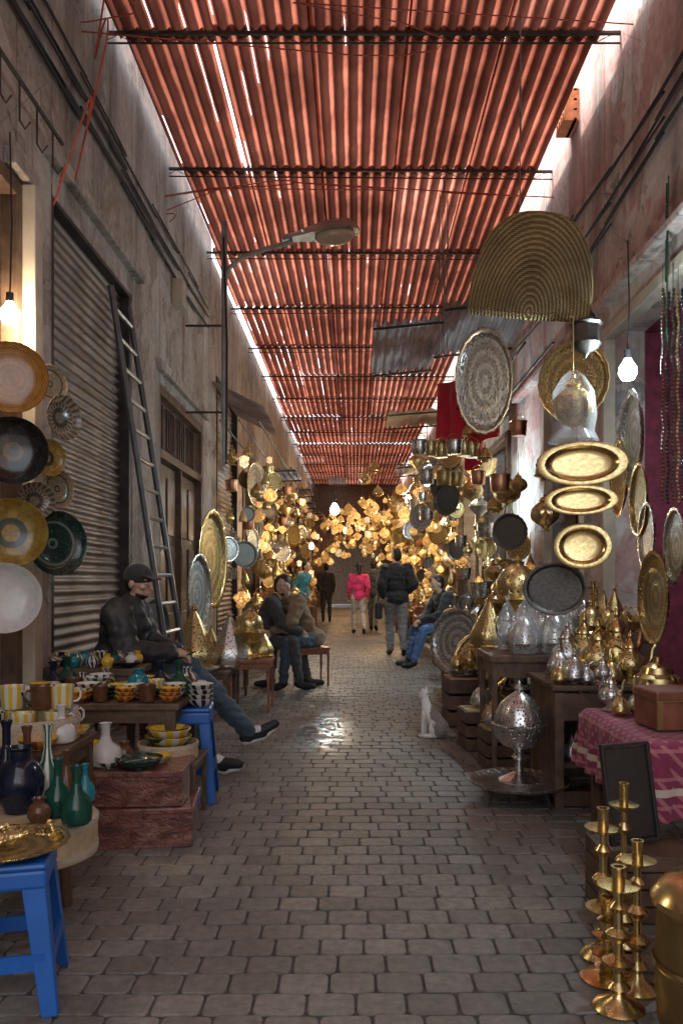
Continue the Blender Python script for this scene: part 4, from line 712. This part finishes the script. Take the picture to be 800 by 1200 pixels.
for side,y0,y1,st in (('left',10.7,24,.42),('right',7.3,24,.36)):
    cnt={}
    y=y0; s_=-1 if side=='left' else 1
    while y<y1:
        for lv in range(6):
            lit=R.random()<(.08 if y<12 else (.25 if side=='left' else .42)); k=R.choice(kinds[12:] if lit else kinds[:12])
            mx=(.55 if side=='left' else (.85 if y>8.8 else .5)) if lv>2 else .3
            x=(LX+.2 if side=='left' else RX-.25)-s_*R.uniform(.0,mx); zz=.9+lv*.40+R.uniform(-.14,.14); sz=k[2]*R.uniform(.6,1.1)
            if side=='right' and y<8.5 and lv>3: continue
            c=(k[1],lv); cnt[c]=cnt.get(c,0)+1
            lab=f'{k[1]} hanging on the {side} side, {ordn(cnt[c]-1)} from the camera in the {rown[lv]} row'
            rot=facing((-s_*R.uniform(.5,1.2),-1,R.uniform(-.1,.1)),R.uniform(0,6)) if 'tray' in k[0] else rotz(R.uniform(0,6.28))
            dup(P[k[0]],(x,y+R.uniform(-.15,.15),zz),rot,sz,lab,f'metalware hanging along the {side} side')
        y+=st
    for q in range(3):
        m=MB(); m.tube([((1.25+.25*q)*s_,y0-.3,3.35),((1.25+.25*q)*s_,y1,3.35)],.012,5); tag(m.build('display_rail',M['iron']),f'{["inner","middle","outer"][q]} iron rail the {side} metalware hangs from','rail')
    i=0; y=y0+(.0 if side=='left' else 1.7)
    while y<24:
        X=s_*(1.38+R.uniform(-.08,.1)); h=R.uniform(.5,.78) 
        if not (side=='left' and y<10.9) and not(side=='right' and 11.0<y<12.6): 
            dup(P['table' if i%2 else 'tableRed'],(X,y,0),rotz(R.uniform(-.1,.1)),(.62,.8,h),f'goods table on the {side} side, {ordn(i)} from the camera','goods tables along the alley')
            for q in range(9):
                k=R.choice([('teaBrass','brass teapot',.3),('coneBrass','brass cone lamp',.34),('domeSilver','silver domed dish',.26),('urnBrass','brass brazier',.4),('urnSilver','silver urn',.36),('bucketC','copper pot',.2),('candle','brass candlestick',.36),('domeBrass','brass domed dish',.26)])
                dup(P[k[0]],(X-.2+.2*(q%3),y-.25+.25*(q//3),h),rotz(R.uniform(0,6)),k[2]*R.uniform(.75,1.1),f'{k[1]} at the {["left","middle","right"][q%3]} {["front","centre","rear"][q//3]} of the {ordn(i)} {side} table','goods standing on the alley tables')
        i+=1; y+=1.05
for i in range(290):
    y=15+21*(i/290); u=R.random()
    if y>27: x=R.uniform(-1.8,1.9); zz=R.uniform(1.0,3.6) if abs(x)>.9 else R.uniform(2.1,3.7)
    elif u<.74: x=R.uniform(.75,1.9) if y<21 else R.uniform(.3,1.9); zz=R.uniform(.9,3.3) if x>1.0 else R.uniform(1.9,3.3)
    elif u<.84: x=R.uniform(-.3,.6); zz=R.uniform(2.7,3.5)
    else: x=R.uniform(-1.8,-1.1); zz=R.uniform(1.0,3.2)
    k=R.choice(['glowlamp','glowlamp','glowlamp','glowlamp','lg_drop','lw','teaBrass','domeBrass','glowlamp']); dup(P[k],(x,y,zz),rotz(R.uniform(0,6)),R.uniform(.18,.38)*(1.25 if y>27 else 1),f'golden metal piece in the far glowing cluster, {ordn(i)} from the camera','golden lanterns and pots glowing deep in the alley')
for i in range(9):
    X=[.62,.75,.88,1.0,1.12,1.22,.7,.9,1.05][i]; put('bucketB' if i%3 else 'bucketS',(X+.08,8.6+.12*(i%3),2.62 if i<6 else 2.3),.2,f'metal bucket in the row hung under the awning, {ORD[i]} counted left to right and down',None,'buckets hung under the grey awning')
# ------------------------------------------------------------ people
def rm(mb,vox,it=3,fold=0,fr=9,seed=0,puff=0):
    me=mb.mesh(); o=bpy.data.objects.new('tmp',me); C.objects.link(o); r=o.modifiers.new('r','REMESH'); r.mode='VOXEL'; r.voxel_size=vox; s_=o.modifiers.new('s','SMOOTH'); s_.factor=.5; s_.iterations=it
    dg=bpy.context.evaluated_depsgraph_get(); n=bpy.data.meshes.new_from_object(o.evaluated_get(dg)); bpy.data.objects.remove(o)
    if fold:
        nr=[v.normal.copy() for v in n.vertices]
        for v,q in zip(n.vertices,nr): 
            p=v.co*fr+V((seed,seed,0)); a=fold*(noise.noise(V((p.x,p.y,p.z*2.2)))+.5*noise.noise(p*2.3))
            if puff: a+=puff*(abs(math.sin(v.co.z*38+1.5*noise.noise(v.co*5)+v.co.y*10))**.6-.6)
            v.co+=q*a
    n.polygons.foreach_set('use_smooth',[True]*len(n.polygons)); return n
def mo(name,me,mt,parent):
    me.materials.append(mt); o=bpy.data.objects.new(name,me); C.objects.link(o); o.parent=parent; return o
def person(label,loc,rz,J,top,legs,hairm='hair',vox=.014,cap=False,beard=False,long_hair=False,s=1.0,shoe='black',hd=0,ht=0,coat=.02,sole=False,puff=0,legw=.012):
    T=thing('person',label,'person',loc,rz); T.scale=(s,)*3
    J={k:V(v) for k,v in J.items()}
    up=(J['neck']-J['pelvis']).normalized(); xr=(J['shR']-J['shL']).normalized(); fy=up.cross(xr).normalized()
    def fr(c): 
        m_=Matrix((xr,fy,up)).transposed().to_4x4(); m_.translation=c; return m_
    def torso(m,g):
        m.ell((0,0,0),(.16+g,.115+g,.12+g),fr(J['pelvis'])); m.ell((0,0,0),(.145+g,.105+g,.18+g),fr(J['pelvis'].lerp(J['neck'],.4))); m.ell((0,0,0),(.165+g,.115+g,.19+g),fr(J['pelvis'].lerp(J['neck'],.7)))
        m.cap(J['shL'],.06+g,J['shR'],.06+g); m.cap(J['pelvis'].lerp(J['neck'],.85),.1+g*.8,J['neck'],.055+g*.6)
    def arms(m,g,end=1.0):
        for q in 'LR': m.cap(J['sh'+q],.058+g,J['el'+q],.042+g); m.cap(J['el'+q],.043+g,J['el'+q].lerp(J['wr'+q],end),.03+g*.8)
    def leg(m,g,end=1.0):
        for q in 'LR':
            m.cap(J['hip'+q],.088+g,J['kn'+q],.06+g); a=J['kn'+q].lerp(J['an'+q],.35); m.cap(J['kn'+q],.058+g,a,.056+g); m.cap(a,.056+g,J['kn'+q].lerp(J['an'+q],end),.04+g)
    b=MB(); torso(b,-.01); arms(b,-.006); leg(b,-.006); b.cap(J['neck']-up*.03,.055,J['head']-V((0,0,.06)),.052)
    HM=Matrix.Translation(J['head'])@Matrix.Rotation(hd,4,'Z')@Matrix.Rotation(ht,4,'X')
    h=lambda c,r:b.ell(c,r,HM)
    h((0,-.008,.02),(.074,.094,.10)); h((0,.02,-.05),(.056,.066,.062)); h((0,.055,-.085),(.025,.022,.02)); h((0,.07,.035),(.055,.02,.014))
    b.cap(HM@V((0,.084,.015)),.010,HM@V((0,.108,-.025)),.014,8); h((0,.083,-.055),(.024,.012,.008)); h((0,.08,-.068),(.02,.012,.007))
    for e in(-1,1): h((e*.078,-.008,-.008),(.011,.02,.03)); h((e*.038,.062,-.02),(.022,.02,.02))
    for q in 'LR':
        e=-1 if q=='L' else 1; dv=(J['wr'+q]-J['el'+q]).normalized(); cr=J.get('ha'+q); dv=(cr-J['wr'+q]).normalized() if cr else dv
        side=dv.cross(V((0,0,1))); side=side.normalized() if side.length>.2 else V((1,0,0)); nn=side.cross(dv)
        pc=J['wr'+q]+dv*.045; b.cap(J['wr'+q],.026,pc,.03); b.cap(pc-side*.018,.02,pc+dv*.035-side*.02,.017); b.cap(pc+side*.018,.02,pc+dv*.035+side*.02,.017)
        for f in range(4):
            o_=pc+dv*.04+side*(-.03+.02*f); ln=[.03,.036,.034,.026][f]; k1=o_+dv*ln-nn*.008; k2=k1+dv*ln*.55-nn*.022; k3=k2+dv*.006-nn*.02; b.cap(o_,.0095,k1,.009,8); b.cap(k1,.009,k2,.0085,8); b.cap(k2,.0085,k3,.0075,8)
        t0=pc-dv*.01+side*(.03*-e); t1=t0+dv*.03+side*(.02*-e)-nn*.012; b.cap(t0,.012,t1,.0105,8); b.cap(t1,.0105,t1+dv*.028-nn*.008,.0085,8)
    mo('body',rm(b,vox*.6 if vox<.012 else vox*.75,2),M['skin'],T)
    m=MB(); torso(m,coat*.6+(.02 if puff else 0)); arms(m,coat,.96); m.ell((0,0,-.02),(.165+coat,.12+coat,.13),fr(J['pelvis'])); 
    if puff: m.cap(J['neck']-V((0,.02,.02)),.075,J['neck']+V((0,0,.03)),.068)
    mo('jacket',rm(m,vox,3,.018,8,R.random()*9,puff),M[top],T)
    m=MB(); m.ell((0,0,0),(.158,.115,.11),fr(J['pelvis'])); leg(m,legw,.98); mo('trousers',rm(m,vox,3,.014,11,R.random()*9),M[legs],T)
    for q in 'LR':
        a=J['an'+q]; to=J.get('to'+q,a+V((0,.17,-.05))); f=(to-a); m=MB(); dn=V((0,0,-.045)); heel=a+dn-f.normalized()*.03
        m.cap(heel,.036,a+dn+f*.55,.038); m.cap(a+dn*.8+f*.3,.042,to,.034); m.cap(a,.046,a+dn,.044); sh=mo('shoe',rm(m,vox*.8,2),M[shoe],T)
        if sole:
            m=MB(); dz=V((0,0,-.032)); m.cap(heel+dz,.022,a+dn+f*.55+dz,.024); m.cap(a+dn+f*.5+dz,.024,to+V((0,0,-.026)),.018); m.cap(a+dn*.4+f*.3,.040,a+dn*.5+f*.42,.040); mo('sole',rm(m,vox*.7,2),M['sole'],sh)
    m=MB()
    if cap:
        m.ell((0,-.012,.05),(.088,.108,.085),HM); m.add([(-.07,.06,.058),(.07,.06,.058),(.055,.15,.04),(-.055,.15,.04),(-.07,.06,.068),(.07,.06,.068),(.055,.15,.05),(-.055,.15,.05)],[(0,1,2,3),(4,5,6,7),(0,1,5,4),(1,2,6,5),(2,3,7,6),(3,0,4,7)],0,False,HM); mo('cap',rm(m,.008,2),M['jblack'],T); m=MB()
        m.ell((0,-.035,-.0),(.078,.075,.07),HM)
    else: m.ell((0,-.028,.042),(.081,.092,.098),HM); m.ell((0,-.05,-.01),(.072,.06,.075),HM)
    if beard: m.ell((0,.026,-.074),(.056,.056,.038),HM)
    if long_hair: m.cap(HM@V((0,-.05,.02)),.075,HM@V((0,-.085,-.16)),.05)
    mo('hair',rm(m,min(vox,.01),1,.003,40),M[hairm],T)
    if vox<.013:
        for e in(-1,1): m=MB(); m.ell((e*.03,.078,.008),(.013,.01,.009),HM,10); m.build('eye',M['eye'],T)
    return T
def standing(st=.12,arm=.05,lean=0,hands=0):
    d=dict(pelvis=(0.01,0,.96),neck=(0,.02+lean,1.47),head=(0.01,.05+lean,1.63),shL=(-.185,lean,1.41),shR=(.185,lean+.01,1.42),elL=(-.235,-.04+arm,1.14),elR=(.23,-.06-arm,1.15),wrL=(-.22,.12+arm,.93),wrR=(.22,.04-arm,.92),hipL=(-.09,0,.92),hipR=(.09,0,.92),knL=(-.09,.06+st*.6,.51),knR=(.1,.02-st*.25,.5),anL=(-.08,st*.9,.10),anR=(.1,-st-.03,.13),toL=(-.09,st*.9+.17,.045),toR=(.11,-st+.12,.04))
    if hands: d.update(elR=(.27,-.08,1.16),wrR=(.16,.14,1.02),haR=(.08,.2,1.0),elL=(-.27,-.06,1.16),wrL=(-.2,.1,.98))
    return d
def sitting(fw=.3,lean=.15,elb=.2,spread=.16,seat=.5):
    return dict(pelvis=(0,0,seat+.06),neck=(0,lean,seat+.57-lean*.12),head=(0,lean+.08,seat+.71-lean*.15),shL=(-.18,lean-.01,seat+.52-lean*.12),shR=(.18,lean-.01,seat+.52-lean*.12),elL=(-.23,lean+.12,seat+.26),elR=(.23,lean+.12,seat+.26),wrL=(-.06,elb+.2,seat+.17),wrR=(.06,elb+.2,seat+.17),hipL=(-.09,.02,seat+.03),hipR=(.09,.02,seat+.03),knL=(-spread,.43,seat+.04),knR=(spread,.43,seat+.04),anL=(-spread,.43+fw,.10),anR=(spread,.43+fw*.6,.10),toL=(-spread-.02,.6+fw,.04),toR=(spread+.02,.6+fw*.6,.04))
J=dict(pelvis=(0,0,.55),neck=(0,.13,1.09),head=(0,.185,1.24),shL=(-.2,.09,1.04),shR=(.2,.10,1.03),elL=(-.24,.22,.78),elR=(.28,.18,.78),wrL=(-.06,.42,.77),wrR=(.10,.42,.76),haL=(.0,.5,.75),haR=(.07,.52,.75),hipL=(-.09,.02,.52),hipR=(.09,.02,.52),knL=(-.15,.5,.64),knR=(.2,.46,.55),anL=(-.28,.90,.17),anR=(.3,.72,.12),toL=(-.33,1.09,.21),toR=(.34,.92,.07))
person('seated man in black cap and dark jacket, legs stretched out, chunky sneakers',(-1.67,5.5,0),-PI/2,J,'puffer','jeans',vox=.010,cap=True,beard=True,hd=-.35,ht=-.15,coat=.050,sole=True,puff=.003,legw=.024)
t=thing('mobile_phone','black phone in the hands of the seated man in the cap','phone',(-1.67+.52,5.45,.745)); m=MB(); m.box((0,0,0),(.14,.07,.009)); m.build('phone_body',M['black'],t,bev=.003); t.rotation_euler=(0,-.4,0)
put('tableRed',(-1.67,5.5,0),(.36,.36,.45),'low wooden stool under the man in the black cap',rotz(0))
person('seated man in charcoal jacket nearest the wall, facing right',(-1.12,9.4,0),-PI/2-.1,sitting(.12,.20,.28),'darkc','darkc',vox=.0125,hd=-.5,ht=-.1,coat=.03,s=1.0)
put('tableRed',(-1.12,9.4,0),(.36,.36,.46),'wooden stool under the man in charcoal',rotz(0))
person('seated man in brown jacket leaning forward with joined hands',(-.52,9.6,0),PI*.70,sitting(.05,.30,.34),'brown','jeans',vox=.012,beard=True,hd=.35,ht=-.15,coat=.035,s=1.02)
put('tableRed',(-.52,9.6,0),(.38,.38,.46),'wooden stool under the man in the brown jacket',rotz(.3))
person('seated man in black on the right with blue jeans, knees toward the alley',(1.35,11.8,0),PI/2+.35,sitting(.16,.06),'jblack','jeansblue',vox=.0125,ht=-.2,coat=.03)
put('tableRed',(1.35,11.8,0),(.38,.38,.46),'stool under the man in blue jeans',rotz(0))
person('man in black jacket and grey trousers walking away down the middle',(.70,13.3,0),.12,standing(.14,.03,.02,1),'jblack','greyc',vox=.0135,coat=.045,s=1.02,legw=.022,hd=.3)
person('woman in pink top and pale trousers walking away',(.10,18.8,0),.15,standing(.2,.05),'pink','whitec',vox=.014,long_hair=True,s=.95)
person('person in dark jacket beyond the man in black',(.47,20.0,0),-.2,standing(.16,.03),'darkc','greyc',vox=.018)
person('person in blue green shirt bending at the left stalls',(-1.15,17.2,0),-2.0,standing(.04,.0,.1,1),'tealc','darkc',vox=.016,s=.95)
person('far person in dark clothes at the left of the alley',(-.85,24,0),.1,standing(.12,.0),'darkc','darkc',vox=.02)
t=thing('shoulder_bag','black bag hanging at the side of the man in grey trousers','bag',(.40,13.25,.62)); m=MB(); m.box((0,0,.14),(.12,.26,.28)); m.build('bag_body',M['black'],t,bev=.03); m=MB(); m.tube([(0,-.1,.27),(0,-.06,.42),(0,.06,.42),(0,.1,.27)],.01,6); m.build('handle',M['black'],t)
# ------------------------------------------------------------ cat
def catmat():
    t=NT('grey_white_fur',rough=.85,sheen=.3); x=t.xyz(); n=t.noise(9,3)
    f=t.ma('ADD',t.ma('MULTIPLY',x[1],-5.0),t.ma('ADD',t.ma('MULTIPLY',x[2],1.9),t.ma('MULTIPLY',n,.9))); n5=t.noise(60,3,t.co('Object',(1,2.5,1)))
    tab=t.ramp(n5,[(.35,(.12,.10,.085)),(.65,(.28,.235,.20))]); t.set(col=t.mix(t.ramp(f,[(.84,0.),(.92,1.)]),(.78,.74,.68),tab),nor=t.bump(t.noise(200,2),.4,.003)); return t.m
T=thing('cat','white and grey cat sitting upright on the paving','cat',(.62,6.38,0),1.0); T.scale=(.95,.95,1.08)
m=MB(); m.cap((0,-.085,.075),.07,(0,-.01,.15),.062); m.cap((0,0,.16),.062,(0,.05,.215),.048); m.cap((0,.045,.21),.046,(0,.07,.285),.034)
for e in(-1,1):
    m.cap((e*.03,.055,.18),.026,(e*.028,.07,.09),.016); m.cap((e*.028,.07,.09),.015,(e*.028,.073,.018),.0125); m.cap((e*.028,.073,.014),.0135,(e*.028,.098,.012),.0125)
    m.ell((e*.05,-.06,.07),(.034,.066,.062)); m.cap((e*.06,-.03,.025),.019,(e*.064,.035,.015),.015)
    m.lathe([(0,0),(.019,0),(.011,.028),(0,.045)],8,Matrix.Translation((e*.026,.07,.332))@Matrix.Rotation(e*.25,4,'Y'))
m.ell((0,.077,.31),(.041,.041,.037)); m.ell((0,.110,.299),(.018,.018,.015)); m.ell((0,.094,.294),(.027,.023,.018))
m.tube([(0,-.14,.03),(.05,-.18,.022),(.11,-.15,.02),(.14,-.07,.02),(.13,.0,.02)],[.017,.016,.015,.014,.009],8)
mo('body',rm(m,.006,2),catmat(),T)
for e in(-1,1): m=MB(); m.ell((e*.017,.113,.317),(.006,.005,.006),None,8); m.build('eye',M['gYellow'],T)
# ------------------------------------------------------------ light, world, camera
for p in PROTO:
    for c in list(p.children):
        for g_ in list(c.children): bpy.data.objects.remove(g_)
        bpy.data.objects.remove(c)
    bpy.data.objects.remove(p)
el=math.radians(58); sd=V((-.93,.36,0)).normalized(); sunv=V((sd.x*math.cos(el),sd.y*math.cos(el),math.sin(el)))
L=bpy.data.lights.new('sun','SUN'); L.energy=5; L.angle=.0087; L.color=(1,.93,.82); o=bpy.data.objects.new('sun',L); C.objects.link(o); o.rotation_mode='QUATERNION'; o.rotation_quaternion=(-sunv).to_track_quat('-Z','Y'); o.location=(0,0,20)
w=bpy.data.worlds.new('World'); sc.world=w; w.use_nodes=True; nt=w.node_tree; s_=nt.nodes.new('ShaderNodeTexSky'); s_.sky_type='NISHITA'; s_.sun_disc=False; s_.sun_elevation=el; s_.sun_rotation=math.atan2(sd.x,sd.y); s_.dust_density=4
hs=nt.nodes.new('ShaderNodeHueSaturation'); hs.inputs['Saturation'].default_value=.3; nt.links.new(s_.outputs[0],hs.inputs['Color']); bg=nt.nodes['Background']; bg.inputs[1].default_value=.70; nt.links.new(hs.outputs[0],bg.inputs[0])
cam=bpy.data.cameras.new('camera'); cam.sensor_fit='VERTICAL'; cam.sensor_height=36; cam.lens=36*F/1200; cam.shift_y=80/1200; cam.shift_x=-15/1200; cam.clip_end=300; co=bpy.data.objects.new('camera',cam); C.objects.link(co); co.location=(0,0,CZ); co.rotation_euler=(PI/2,0,0); sc.camera=co
sc.view_settings.view_transform='Standard'; sc.view_settings.look='None'; sc.view_settings.exposure=0
